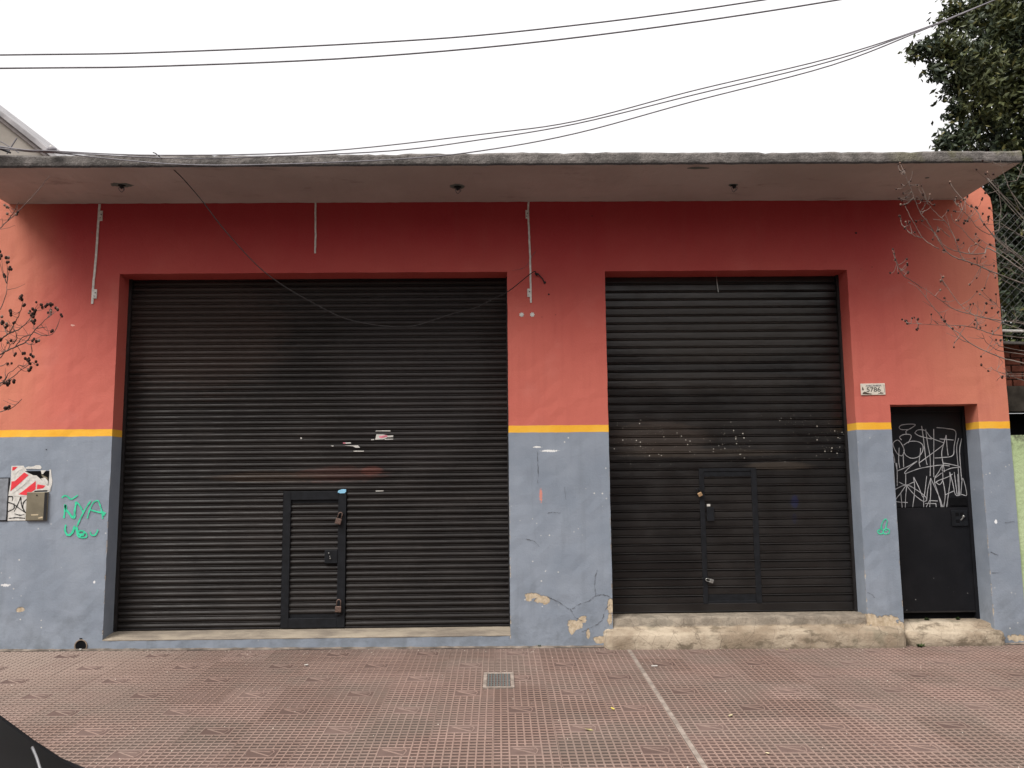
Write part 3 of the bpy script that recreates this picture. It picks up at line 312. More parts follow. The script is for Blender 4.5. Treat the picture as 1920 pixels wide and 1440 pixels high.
# tiles
k = N('paving_ridges'); k.pos(); oi = k.n('ShaderNodeObjectInfo').outputs['Random']
stain = k.rng(k.noise(1.1, 5, .6, off=(2, 2, 0)), .40, .66)
dust = k.ma('MULTIPLY', k.rng(k.X, -2.2, -3.9), k.rng(k.Y, -2.2, -.1, .35, 1))
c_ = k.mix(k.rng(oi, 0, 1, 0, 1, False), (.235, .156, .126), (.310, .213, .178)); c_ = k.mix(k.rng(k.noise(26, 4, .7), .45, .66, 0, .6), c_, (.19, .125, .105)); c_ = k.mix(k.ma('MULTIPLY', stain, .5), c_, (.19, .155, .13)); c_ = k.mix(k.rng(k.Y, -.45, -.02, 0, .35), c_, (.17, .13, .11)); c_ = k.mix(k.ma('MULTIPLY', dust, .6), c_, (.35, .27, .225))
wr = k.rng(k.noise(1.9, 6, .7, off=(5, 8, 0)), .50, .68, 0, .38); c_ = k.mix(wr, c_, (.20, .135, .115)); TR = k.fin(c_, .72, .3)
k = N('paving_cells'); k.pos(); oi = k.n('ShaderNodeObjectInfo').outputs['Random']
stain = k.rng(k.noise(1.1, 5, .6, off=(2, 2, 0)), .40, .66); dust = k.ma('MULTIPLY', k.rng(k.X, -2.2, -3.9), k.rng(k.Y, -2.2, -.1, .35, 1))
c_ = k.mix(k.rng(oi, 0, 1, 0, 1, False), (.060, .036, .029), (.108, .067, .056)); c_ = k.mix(k.rng(k.noise(9, 4, .7, off=(6, 1, 0)), .4, .7, 0, .6), c_, (.08, .056, .049)); c_ = k.mix(k.ma('MULTIPLY', stain, .55), c_, (.085, .070, .057)); c_ = k.mix(k.ma('MULTIPLY', dust, .75), c_, (.27, .21, .175))
wr = k.rng(k.noise(1.9, 6, .7, off=(5, 8, 0)), .50, .68, 0, .38); c_ = k.mix(wr, c_, (.165, .11, .095)); TC = k.fin(c_, .8, .25)
k = N('paving_emblem'); k.pos(); c_ = k.mix(k.rng(k.n('ShaderNodeObjectInfo').outputs['Random'], 0, 1, 0, 1, False), (.095, .060, .050), (.165, .112, .096)); c_ = k.mix(k.rng(k.noise(8, 4, .7), .4, .7, 0, .6), c_, (.095, .062, .053)); TE = k.fin(c_, .8, .25)
k = N('mortar'); k.pos(); c_ = k.mix(k.rng(k.noise(14, 5, .7), .35, .65), (.20, .165, .14), (.34, .285, .245)); k.bump(k.noise(40, 4), .006, .8); MORT = k.fin(c_, .9, .15)
k = N('asphalt'); k.pos(); c_ = k.mix(k.rng(k.noise(60, 4), .35, .65), (.04, .04, .042), (.065, .063, .06)); k.bump(k.noise(90, 3), .01, .8); ASPH = k.fin(c_, .9, .2)
k = N('earth'); k.pos(); EARTH = k.fin(k.mix(k.rng(k.noise(.3, 5), .35, .65), (.10, .09, .075), (.16, .145, .12)), .95, .1)
KERB = simple('kerb_stone', (.26, .25, .235), .9, .15, 0, .2, 6)

# ------------------------------------------------------------------ ground
mb = MB(); mb.add([(-400, 400, -.55), (400, 400, -.55), (400, -400, -.55), (-400, -400, -.55)], [(0, 3, 2, 1)])
tag(mb.build('ground', EARTH), kind='structure')
mb = MB(); mb.box(-60, 60, -13.4, -4.62, -.50, -.37); tag(mb.build('road', ASPH), kind='structure')
mb = MB(); mb.box(-60, 60, -4.62, -4.46, -.52, -.215); tag(bevel(mb.build('kerb', KERB), .02), kind='structure')
mb = MB(); mb.box(-60, 60, -17.5, -13.4, -.52, -.24); tag(mb.build('far_pavement', KERB), kind='structure')
walk = empty('pavement', kind='structure')
mb = MB()
for x0, x1 in ((-12, -5.2), (-5.2, 5.2), (5.2, 12)):
    mb.add([(x0, .12, gz(x0, .0)-.012), (x1, .12, gz(x1, .0)-.012), (x1, -4.46, gz(x1, -4.46)-.012), (x0, -4.46, gz(x0, -4.46)-.012)], [(0, 3, 2, 1)])
mb.build('mortar_bed', MORT, walk)
def tile_mesh(logo, name):
    mb = MB(); W, H = .392, .398; nx = ny = 8; r = .0036; dz = -.0042; sl = .0022
    cw, ch = W/nx, H/ny
    def quad(x0, x1, y0, y1, z, mi): mb.cur = mi; mb.add([(x0, y0, z), (x1, y0, z), (x1, y1, z), (x0, y1, z)], [(0, 1, 2, 3)])
    def cellf(x0, x1, y0, y1, d=dz):
        a = [(x0, y0, 0), (x1, y0, 0), (x1, y1, 0), (x0, y1, 0)]; b = [(x0+sl, y0+sl, d), (x1-sl, y0+sl, d), (x1-sl, y1-sl, d), (x0+sl, y1-sl, d)]
        mb.cur = 0; mb.add(a+b, [(0, 1, 5, 4), (1, 2, 6, 5), (2, 3, 7, 6), (3, 0, 4, 7)])
        mb.cur = 1 if (x1-x0) < .1 else 2; mb.add(b, [(0, 1, 2, 3)])
        mb.cur = 0
    skip = set()
    if logo: skip = {(i, j) for i in (2, 3, 4, 5) for j in (3, 4, 5)}
    for i in range(nx):
        for j in range(ny):
            if (i, j) in skip: continue
            x0, x1, y0, y1 = -W/2+i*cw, -W/2+(i+1)*cw, -H/2+j*ch, -H/2+(j+1)*ch
            a = [(x0, y0, 0), (x1, y0, 0), (x1, y1, 0), (x0, y1, 0)]; q = [(x0+r, y0+r*.62, 0), (x1-r, y0+r*.62, 0), (x1-r, y1-r*.62, 0), (x0+r, y1-r*.62, 0)]
            mb.cur = 0; mb.add(a+q, [(0, 1, 5, 4), (1, 2, 6, 5), (2, 3, 7, 6), (3, 0, 4, 7)])
            cellf(x0+r, x1-r, y0+r*.62, y1-r*.62)
    if logo:
        x0, x1, y0, y1 = -W/2+2*cw, -W/2+6*cw, -H/2+3*ch, -H/2+6*ch
        a = [(x0, y0, 0), (x1, y0, 0), (x1, y1, 0), (x0, y1, 0)]; q = [(x0+r, y0+r, 0), (x1-r, y0+r, 0), (x1-r, y1-r, 0), (x0+r, y1-r, 0)]
        mb.cur = 0; mb.add(a+q, [(0, 1, 5, 4), (1, 2, 6, 5), (2, 3, 7, 6), (3, 0, 4, 7)]); cellf(x0+r, x1-r, y0+r, y1-r, dz*.7)
        cy = (y0+y1)/2; P = [(-.075, cy+.042), (.060, cy-.052), (.074, cy+.012), (.060, cy+.048), (.048, cy+.022), (-.075, cy+.042)]
        for a_, b_ in zip(P, P[1:]):
            d = (Vector(b_)-Vector(a_)); n_ = Vector((-d.y, d.x)).normalized()*.0042; A = Vector(a_); B = Vector(b_)
            v = [(*(A+n_), dz), (*(B+n_), dz), (*(B-n_), dz), (*(A-n_), dz), (*(A+n_*.6), .0003), (*(B+n_*.6), .0003), (*(B-n_*.6), .0003), (*(A-n_*.6), .0003)]
            mb.cur = 0; mb.add(v, [(4, 7, 6, 5), (0, 4, 5, 1), (2, 6, 7, 3), (1, 5, 6, 2), (3, 7, 4, 0)])
    for (xa, ya, xb, yb) in ((-W/2, -H/2, W/2, -H/2), (W/2, -H/2, W/2, H/2), (W/2, H/2, -W/2, H/2), (-W/2, H/2, -W/2, -H/2)):
        mb.cur = 0; mb.add([(xa, ya, 0), (xb, yb, 0), (xb, yb, -.02), (xa, ya, -.02)], [(0, 3, 2, 1)])
    return mb.mesh(name, [TR, TC, TE])
T0 = tile_mesh(False, 'tile_plain'); T1 = tile_mesh(True, 'tile_logo')
cols = [(i, .147+.394*i) for i in range(-26, 3)]+[(i, 1.365+.394*(i-3)) for i in range(3, 26)]
DR = (-.135, .103, -1.33, -.90)     # the drain takes the place of part of the paving
far = []
for kk in range(-4, 7):
    cy = -2.66+.4*kk
    for i, cx in cols:
        lim = (7.9+cy)*.612+.75
        if abs(cx) < lim and kk >= -1:
            o = link('tile', T1 if (i+kk) % 2 == 0 else T0, walk, (cx+random.uniform(-.001, .001), cy+random.uniform(-.001, .001), gz(cx, cy)+random.uniform(-.0010, .0010)),
                     (.045+random.uniform(-.0025, .0025), .006+random.uniform(-.0025, .0025), random.uniform(-.0025, .0025)))
        elif abs(cx) < 9.5: far.append((cx, cy, (i+kk) % 2 == 0))
mb = MB()
for cx, cy, lg in far:
    z = lambda x, y: gz(x, y)
    for mi, (x0, x1, y0, y1, dz) in enumerate([(cx-.196, cx+.196, cy-.199, cy+.199, -.003)]):
        mb.cur = 1; mb.add([(x0, y0, z(x0, y0)+dz), (x1, y0, z(x1, y0)+dz), (x1, y1, z(x1, y1)+dz), (x0, y1, z(x0, y1)+dz)], [(0, 1, 2, 3)])
    mb.cur = 0
    for q in range(9):
        x = cx-.196+q*.049; mb.add([(x-.003, cy-.199, z(x, cy-.199)), (x+.003, cy-.199, z(x, cy-.199)), (x+.003, cy+.199, z(x, cy+.199)), (x-.003, cy+.199, z(x, cy+.199))], [(0, 1, 2, 3)])
        y = cy-.199+q*.04975; mb.add([(cx-.196, y-.003, z(cx-.196, y)), (cx+.196, y-.003, z(cx+.196, y)), (cx+.196, y+.003, z(cx+.196, y)), (cx-.196, y+.003, z(cx-.196, y))], [(0, 1, 2, 3)])
tag(mb.build('outer_tiles', [TR, TC], walk), kind='stuff')
# expansion joint and mortar fillet at the wall foot
mb = MB(); pts = [(1.133, 0), (1.185, 0)]
mb.add([(1.134, -.02, gz(1.13, 0)-.0015), (1.167, -.02, gz(1.16, 0)-.0015), (1.167, -4.4, gz(1.16, -4.4)-.0015), (1.134, -4.4, gz(1.13, -4.4)-.0015)], [(0, 3, 2, 1)])
mb.build('expansion_joint', MORT, walk)
mb = MB(); n = 220
vs = []
for i in range(n+1):
    x = -6+12*i/n; a = .012+.010*math.sin(x*5)+random.uniform(0, .014); vs += [(x, .0, gz(x, 0)+.003+random.uniform(0, .008)), (x, -a*.4, gz(x, 0)+.007), (x, -a-.015, gz(x, -a)-.003)]
fs = []
for i in range(n): fs += [(3*i, 3*i+1, 3*i+4, 3*i+3), (3*i+1, 3*i+2, 3*i+5, 3*i+4)]
mb.add(vs, fs); mb.build('mortar_fillet', simple('gritty_fillet', (.175, .145, .12), .95, .1, 0, .45, 9), walk, smooth=True)
# floor drain
dr = empty('floor_drain', (-.016, -1.105, gz(0, -1.105)+.003), 'square grey grated drain in a pale frame set in the pavement', 'drain', rot=(.045, .006, 0))
mb = MB(); W, H, b = .120, .215, .028
for (x0, x1, y0, y1) in ((-W, W, H-b*1.2, H), (-W, W, -H, -H+b), (-W, -W+b, -H+b, H-b*1.2), (W-b, W, -H+b, H-b*1.2)): mb.box(x0, x1, y0, y1, -.03, .004)
bevel(mb.build('frame', MORT, dr), .003)
GRT = simple('drain_metal', (.14, .155, .15), .6, .4, .3, .3, 30)
mb = MB(); mb.box(-W+b, W-b, -H+b, H-b*1.2, -.03, -.016); mb.build('pit', simple('drain_pit', (.05, .055, .05), .9), dr)
g0 = MB(); g0.box(-.006, .006, -H+b, H-b*1.2, -.012, .001); gm = g0.mesh('bar', GRT)
for i in range(8): link('bar', gm, dr, (-W+b+.012+i*.0228, 0, 0))

# ------------------------------------------------------------------ the shop building
shop = empty('shop_building', (0, 0, 0), 'low shop with terracotta upper wall, yellow line, blue-grey base and thin concrete canopy', 'building')
ops = [(-3.60, .092, .100, 3.495), (1.03, 3.375, -.2, 3.495), (3.708, 4.545, -.2, 2.100)]
XL, XR, ZB, ZT, DEP = -7.2, 4.84, -.30, 4.30, .30
OPZ = {2: 2.183}
ops[2] = (3.708, 4.545, -.2, 2.183)
def grid(a, b, marks, st):
    ms = sorted(set([a, b]+[q for q in marks if a < q < b])); r = []
    for p, q in zip(ms, ms[1:]):
        n = max(1, round((q-p)/st)); r += [p+(q-p)*i/n for i in range(n)]
    return r+[b]
xs = grid(XL, XR, [o[0] for o in ops]+[o[1] for o in ops], .09); zs = grid(ZB, ZT, [.1, 3.495, 2.183], .09)
inside = lambda x, z: any(o[0] < x < o[1] and o[2] < z < o[3] for o in ops)
mb = MB(); idx = {}
random.seed(3)
J = {}
def vtx(x, y, z):
    key = (round(x, 4), round(y, 4), round(z, 4))
    if key not in idx:
        j = J.setdefault((round(x, 4), round(z, 4)), (random.uniform(-1, 1), random.uniform(-1, 1), random.uniform(-1, 1)))
        e = .0018 if y < .01 else .0006
        zz_ = z
        if y < .01 and abs(x-XR) < .001 and z > 3.9: x = x-.09*max(0, (z-4.18)/.12)**1.5
        if abs(z-ZT) < .001: zz_ = z+.012*math.sin(x*3)+.006*j[2]
        idx[key] = len(mb.v); mb.v.append((x+e*j[0], y+.002*j[1]*(y < .01), zz_+e*j[2]))
    return idx[key]
def face(*c): mb.f.append(tuple(vtx(*q) for q in c)); mb.mi.append(0)
for x0, x1 in zip(xs, xs[1:]):
    for z0, z1 in zip(zs, zs[1:]):
        if not inside((x0+x1)/2, (z0+z1)/2): face((x0, 0, z0), (x1, 0, z0), (x1, 0, z1), (x0, 0, z1))
for (a, b, c, d) in ops:
    for z0, z1 in zip(zs, zs[1:]):
        if c-.001 < (z0+z1)/2 < d:
            face((a, 0, z1), (a, DEP, z1), (a, DEP, z0), (a, 0, z0)); face((b, 0, z0), (b, DEP, z0), (b, DEP, z1), (b, 0, z1))
    for x0, x1 in zip(xs, xs[1:]):
        if a < (x0+x1)/2 < b:
            face((x0, 0, d), (x1, 0, d), (x1, DEP, d), (x0, DEP, d))
for z0, z1 in zip(zs, zs[1:]): face((XR, 0, z0), (XR, DEP, z0), (XR, DEP, z1), (XR, 0, z1))
for x0, x1 in zip(xs, xs[1:]): face((x0, 0, ZT), (x1, 0, ZT), (x1, DEP, ZT), (x0, DEP, ZT))
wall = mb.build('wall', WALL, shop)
mb = MB(); mb.box(XL, XR-.002, DEP, 9, -.4, 4.16); mb.build('building_core', DARK, shop)
# canopy slab
xs2 = grid(-4.69, 4.53, [], .06); mb = MB(); n = len(xs2); rows = []
random.seed(11)
for x in xs2:
    t = 4.287+.004*math.sin(x*1.3+1)+.003*math.sin(x*7)+random.uniform(-.003, .003)-(.008 if random.random() < .05 else 0); bt = 4.187+random.uniform(-.002, .002); fy = -.972+random.uniform(-.004, .004)-.02*(x-1)/5
    rows.append([(x, .0-.002, bt), (x, fy+.03, bt), (x, fy+.012, bt-.008), (x, fy+.002, bt+.006), (x, fy-.002, bt+.03), (x, fy, t-.02), (x, fy+.014, t), (x, -.002, t+.006)])
vs = [p for r_ in rows for p in r_]; q = 8; fs = []
for i in range(n-1):
    for j in range(q-1): fs.append((i*q+j, (i+1)*q+j, (i+1)*q+j+1, i*q+j+1))
fs += [tuple(range(q)), tuple((n-1)*q+j for j in reversed(range(q)))]
mb.add(vs, fs)
mb.mi = [1 if (f_i % (q-1) == 0 and f_i < (n-1)*(q-1)) else 0 for f_i in range(len(fs))]
cano = fixn(mb.build('canopy', [CONC, SOFFIT], shop)); tag(cano, 'thin crumbling concrete canopy over the shopfront')
# cracks in the render
mb = MB()
for ci, cr in enumerate(CRACK):
    if ci in (4, 5, 8, 11): continue
    mb.ribbon([(x+random.uniform(-.004, .004), z+random.uniform(-.004, .004)) for x, z in cat2(cr, 7)], .0030, -.0030, .9)
tag(mb.build('cracks', CRK, shop), kind='stuff')
# bare grey drainage hole
mb = MB(); P = [(-3.7895+.052*math.cos(a), .055+.052*math.sin(a)) for a in [math.pi*2*i/20 for i in range(20)]]
mb.poly(P, -.004); mb.add([(-3.80, -.0042, .10), (-3.782, -.0042, .10), (-3.78, -.0042, .125), (-3.806, -.0042, .125)], [(0, 1, 2, 3)])
mb.build('pipe_hole', DARK, shop)
ring = MB(); ring.tube([(-3.7895+.054*math.cos(a), -.004, .055+.054*math.sin(a)) for a in [math.pi*2*i/20 for i in range(21)]], .006, sides=5, cap=False); ring.build('pipe_rim', simple('pipe_clay', (.22, .17, .13), .9), shop)
# white conduit remnants
def strip(name, pts, wd, plates, lab):
    mb = MB(); P = cat2(pts, 6); a = []
    P = [(x+random.uniform(-.0015, .0015), z) for x, z in P]
    for i in range(len(P)-1):
        (x0, z0), (x1, z1) = P[i], P[i+1]; mb.add([(x0-wd/2, -.007, z0), (x0+wd/2, -.007, z0), (x1+wd/2, -.007, z1), (x1-wd/2, -.007, z1), (x0-wd/2, 0, z0), (x0+wd/2, 0, z0), (x1+wd/2, 0, z1), (x1-wd/2, 0, z1)],
            [(0, 1, 2, 3), (0, 3, 7, 4), (1, 5, 6, 2), (3, 2, 6, 7), (0, 4, 5, 1)])
    o = mb.build(name, WHITE, shop); tag(o, lab)
    for (x, z, w_, h_) in plates:
        m2 = MB(); m2.box(x-w_/2, x+w_/2, -.011, -.0005, z-h_/2, z+h_/2); pl = bevel(m2.build('plate', WHITE, o), .003)
        for dx_, dz_, r_ in ((.004, .01, .0055), (-.004, -.022, .004)): m3 = MB(); m3.sph((x+dx_, -.0115, z+dz_), r_); m3.build('screw', BLACK, o)
strip('conduit', [(-3.8233, 4.182), (-3.826, 4.02), (-3.829, 3.75), (-3.835, 3.55), (-3.842, 3.4), (-3.845, 3.205)], .020, [(-3.803, 4.065, .032, .10), (-3.822, 3.30, .036, .09)], 'leftmost whitewashed strip hanging down the wall from the soffit')
strip('conduit', [(-1.7522, 4.188), (-1.752, 4.06), (-1.748, 3.9), (-1.748, 3.686)], .016, [], 'short middle white strip above the wide shutter')
strip('conduit', [(.305, 4.188), (.300, 4.10), (.305, 3.9), (.312, 3.7), (.315, 3.5), (.3155, 3.188)], .017, [(.290, 4.06, .030, .085), (.300, 3.285, .036, .08)], 'white strip on the pillar between the two shutters')
for x in (.2255, .3273):
    mb = MB(); 
    P = [(x+(.021+.004*math.cos(a*7))*math.cos(a), 3.073+(.021+.004*math.cos(a*7))*math.sin(a)) for a in [math.pi*2*i/28 for i in range(28)]]
    mb.poly(list(reversed(P)), -.004); fixn(mb.build('filler_patch', WHITE, shop))
# nails and holes on the wall
mb = MB()
for x, z, r in ((.4882, 3.27, .009), (3.4844, 3.859, .011), (.9189, 4.0425, .006), (3.62, 3.52, .005), (3.51, 3.50, .004), (.42, 3.05, .004), (.55, 3.07, .004), (-4.32, 1.22, .004), (-4.2, 1.83, .005)):
    mb = MB(); mb.sph((x, -.002, z), r, sc=(1, .4, .9)); mb.build('wall_hole', BLACK, shop)
mb = MB(); mb.tube([(.36, 0, 3.475), (.385, -.03, 3.467), (.40, -.02, 3.45), (.43, -.012, 3.42), (.446, -.002, 3.385)], .007, .005); mb.sph((.372, -.02, 3.462), .014); mb.sph((.45, -.006, 3.385), .013)
mb.build('hook', BLACK, shop)
# green spray tags
mb = MB()
for i, s_ in enumerate(NYA): mb.ribbon(cat2(s_, 5), .0185 if i in (1, 6, 7, 10) else .0125, -.0035-.0002*i, .3)
tag(mb.build('spray_tag', GREEN, shop), 'green spray letters NYA with a scribble below')
mb = MB()
for i, s_ in enumerate(CHERRY): mb.ribbon(cat2(s_, 5), .009, -.0035-.0002*i, .3)
tag(mb.build('spray_tag', GREEN, shop), 'small green spray doodle beside the black door')
# threshold of the wide shutter
mb = MB(); xs3 = grid(-3.60, .092, [], .08); rows = []
for x in xs3: rows.append([(x, -.001, .095), (x, -.004, .103+random.uniform(-.003, .002)), (x, .02, .110+random.uniform(-.003, .003)), (x, .13, .128+random.uniform(-.002, .002)), (x, .30, .150)])
vs = [p for r_ in rows for p in r_]; mb.add(vs, [(i*5+j, (i+1)*5+j, (i+1)*5+j+1, i*5+j+1) for i in range(len(rows)-1) for j in range(4)])
mb.build('threshold', SILL, shop, smooth=True)
def step(name, x0, x1, prof, seed, lab, endr=.05):
    random.seed(seed); xs_ = grid(x0, x1, [], .022); mb = MB(); rows = []; n = len(prof)
    ph = [random.uniform(0, 6) for _ in range(6)]
    for x in xs_:
        e = min(1, (x-x0)/endr) if x < (x0+x1)/2 else min(1, (x1-x)/endr); e = math.sqrt(max(0, 1-(1-e)**2))
        wv = lambda k_: .0022*math.sin(x*7+ph[k_ % 6])+.0016*math.sin(x*23+ph[(k_+2) % 6])
        r_ = []
        for kq, (y, z) in enumerate(prof):
            yy = y+(wv(kq)+random.uniform(-.003, .003))*(0 < kq < n-1) if y < 0 or kq else y
            yy = yy*e if y < 0 else yy
            r_.append((x, yy, z+(wv(kq+1)*.6+random.uniform(-.0025, .0025))*(0 < kq < n-1)-(1-e)*.02*(z > .05)))
        rows.append(r_)
    vs = [p for r_ in rows for p in r_]
    mb.add(vs, [(i*n+j, (i+1)*n+j, (i+1)*n+j+1, i*n+j+1) for i in range(len(rows)-1) for j in range(n-1)])
    return tag(mb.build(name, STEP, shop, smooth=True), lab)
step('step', .94, 3.69, [(-.125, -.12), (-.13, -.03), (-.128, .04), (-.125, .098), (-.118, .110), (-.100, .117), (-.02, .140), (.012, .150), (.018, .160), (.022, .222), (.030, .232), (.12, .240), (.30, .246)], 5, 'worn tan cement step below the right shutter')
step('step', 3.705, 4.62, [(-.075, -.12), (-.08, -.05), (-.078, .01), (-.076, .072), (-.066, .084), (-.05, .090), (.04, .106), (.050, .112), (.058, .145), (.15, .156), (.30, .160)], 9, 'small rough cement step below the black door', .08)

# --- roller shutters
def slat_mesh(Ls, prof, name, sag, seed):
    random.seed(seed); n = max(2, int(Ls/.16)); mb = MB(); ph = random.uniform(0, 6); q = len(prof)
    vs = []
    for i in range(n+1):
        x = Ls*i/n; dy = sag*.5*math.sin(x*2.1+ph)+random.uniform(-.0006, .0006); dz = sag*.25*math.sin(x*1.7+ph*2)+random.uniform(-.0004, .0004)
        vs += [(x, p[0]+dy, p[1]+dz) for p in prof]
    mb.add(vs, [(i*q+j, (i+1)*q+j, (i+1)*q+j+1, i*q+j+1) for i in range(n) for j in range(q-1)])
    return mb, vs
PA = [(0, -.001), (-.006, .002), (-.012, .008), (-.0150, .016), (-.0150, .024), (-.011, .033), (-.004, .040), (.001, .0435), (-.004, .0455), (-.0075, .0485), (-.0075, .051), (-.004, .0545), (.001, .0572)]
PB = [(0, -.001), (-.005, .003), (-.0065, .008), (-.0070, .034), (-.0065, .057), (-.003, .0605), (.002, .0630), (-.006, .0645), (-.0125, .0675), (-.0140, .0705), (-.0115, .0735), (.000, .0790)]
def slats(parent, mat, x0, x1, z0, z1, pitch, prof, nvar=4, seed=0, y=.25):
    Ls = x1-x0; ms = []
    for v in range(nvar):
        mb, _ = slat_mesh(Ls, prof, 'slat', .0022, seed+v); ms.append(mb.mesh('slat', mat))
    n = int(round((z1-z0)/pitch)); rs = random.Random(seed); out_ = []
    for i in range(n):
        out_.append(link('slat', ms[rs.randrange(nvar)], parent, (x0, y+rs.uniform(-.0012, .0012), z0+i*pitch), (rs.uniform(-.03, .03), 0, 0)))
    return out_
pa = .0574; zA0 = .163
sA = empty('roller_shutter', (0, 0, 0)); sA.parent = shop; tag(sA, 'wide brown-black roller shutter of narrow corrugated slats')
kA = 22; zw = zA0+kA*pa      # top of the wicket zone
slats(sA, SHA, -3.585, -2.062, zA0, zw, pa, PA, 3, 10); slats(sA, SHA, -1.452, .082, zA0, zw, pa, PA, 3, 20)
slats(sA, SHA, -3.585, .082, zw, 3.62, pa, PA, 5, 30)
for x0, x1 in ((-3.585, -2.062), (-1.452, .082)): mb = MB(); mb.box(x0, x1, .232, .262, .148, .1625); bevel(mb.build('bottom_bar', RAIL, sA), .002)
for x0, x1 in ((-3.60, -3.572), (.080, .092)):
    mb = MB(); mb.box(x0, x1, .205, .23, .15, 3.7); mb.build('guide_rail', RAIL, sA)
pb = .0795; zB0 = .333
sB = empty('roller_shutter', (0, 0, 0)); sB.parent = shop; tag(sB, 'narrower black roller shutter of wide flat slats with paint splashes')
kB = 16
zwB = zB0+kB*pb
slats(sB, SHB, 1.04, 1.930, zB0, zwB, pb, PB, 3, 40); slats(sB, SHB, 2.478, 3.365, zB0, zwB, pb, PB, 3, 50)
slats(sB, SHB, 1.04, 3.365, zwB, 3.60, pb, PB, 5, 60)
mb = MB(); mb.box(1.04, 3.365, .236, .262, .252, .331); mb.box(1.04, 3.365, .228, .236, .254, .262); bevel(mb.build('bottom_bar', SHB, sB), .003)
for x0, x1 in ((1.03, 1.045), (3.352, 3.375)):
    mb = MB(); mb.box(x0, x1, .205, .23, .25, 3.7); mb.build('guide_rail', RAIL, sB)
mb = MB(); mb.tube([(2.165, .222, 3.52), (2.168, .219, 3.42), (2.178, .222, 3.33)], .004); mb.build('pull_wire', ZINC, sB)

# --- wicket doors
def wicket(x0, x1, z0, z1, fl, fr, ft, fb, y0, mat, prof, pitch, lab, seed, zph):
    wd = empty('wicket_door', (0, 0, 0)); wd.parent = shop; tag(wd, lab)
    mb = MB(); mb.box(x0, x0+fl, y0, .262, z0, z1); mb.box(x1-fr, x1, y0, .262, z0, z1); mb.box(x0+fl, x1-fr, y0+.001, .262, z1-ft, z1); mb.box(x0+fl, x1-fr, y0+.001, .262, z0, z0+fb)
    bevel(mb.build('frame', STEEL, wd), .003)
    k0 = math.ceil((z0+fb-zph)/pitch-1e-6); k1 = math.floor((z1-ft-zph)/pitch+1e-6)
    a = zph+k0*pitch; b = zph+k1*pitch
    slats(wd, mat, x0+fl-.002, x1-fr+.002, a, b, pitch, prof, 3, seed)
    for p_, q_ in ((z0+fb, a), (b, z1-ft)):
        if q_-p_ > .002: mb = MB(); mb.box(x0+fl, x1-fr, .244, .262, p_, q_); mb.build('filler_strip', STEEL, wd)
    return wd
wA = wicket(-2.056, -1.458, .152, zw-.004, .072, .076, .082, .088, .222, SHA, PA, pa, 'small brown wicket door with heavy black frame in the wide shutter', 70, zA0)
mb = MB(); mb.box(-1.655, -1.535, .218, .262, .745, .868); lb = bevel(mb.build('lock_box', STEEL, wA), .003)
mb = MB(); mb.sph((-1.615, .216, .84), .006); mb.sph((-1.605, .216, .81), .005); mb.sph((-1.60, .216, .79), .007); mb.build('keyhole', ZINC, lb)
mb = MB(); mb.box(-1.545, -1.50, .207, .222, .27, .30); mb.build('hasp', STEEL, wA)
mb = MB(); mb.box(-1.54, -1.49, .207, .222, 1.19, 1.215); mb.build('hasp', STEEL, wA)
mb = MB(); P = [(-1.5402, 1.408), (-1.535, 1.425), (-1.50, 1.438), (-1.462, 1.436), (-1.46, 1.415), (-1.475, 1.400), (-1.515, 1.398)]; mb.poly(P, .2195)
fixn(mb.build('paint_blot', simple('pale_blue_paint', (.30, .62, .85), .5), wA))
wB = wicket(1.924, 2.482, zB0-.010, zwB-.003, .048, .055, .030, .030, .236, SHB, PB, pb, 'black wicket door with thin frame in the right shutter', 80, zB0)
mb = MB(); mb.box(1.985, 2.055, .226, .262, 1.10, 1.23); bevel(mb.build('lock_box', STEEL, wB), .003)
mb = MB(); mb.box(1.99, 2.02, .229, .24, 1.240, 1.262); mb.build('keyhole', WHITE, wB)
mb = MB(); mb.box(1.912, 1.95, .218, .236, 1.385, 1.405); mb.build('hasp', STEEL, wB)
mb = MB(); mb.box(1.925, 1.955, .218, .236, .555, .575); mb.build('hasp', STEEL, wB)
def padlock(loc, sc, rot, mat, lab, smat=None):
    p = empty('padlock', loc, lab, 'padlock', 'padlocks on the wicket doors', rot=(0, rot, 0))
    w_, h_, t_ = .048*sc, .046*sc, .018*sc
    mb = MB(); mb.box(-w_/2, w_/2, -t_/2, t_/2, -h_, 0); b_ = bevel(mb.build('body', mat, p), .006*sc, 3)
    mb = MB(); pts = [(-.015*sc, 0, -.004*sc)]+[(.015*sc*math.cos(a)*-1, 0, .034*sc+.016*sc*math.sin(a)) for a in [math.pi*i/8 for i in range(9)]]+[(.015*sc, 0, -.004*sc)]
    mb.tube(pts, .0042*sc, sides=8); mb.build('shackle', smat or mat, p, smooth=True)
padlock((-1.518, .197, 1.162), 1.18, .28, RUST, 'rusty padlock near the top of the brown wicket door')
padlock((-1.513, .197, .352), 1.22, .06, RUST, 'rusty padlock near the bottom of the brown wicket door')
padlock((1.913, .212, 1.372), .85, -.45, BRASS, 'brass padlock near the top of the black shutter wicket', STEEL)
padlock((1.985, .214, .545), .78, -1.25, ZINC, 'small silver padlock hanging sideways low on the black wicket', ZINC)
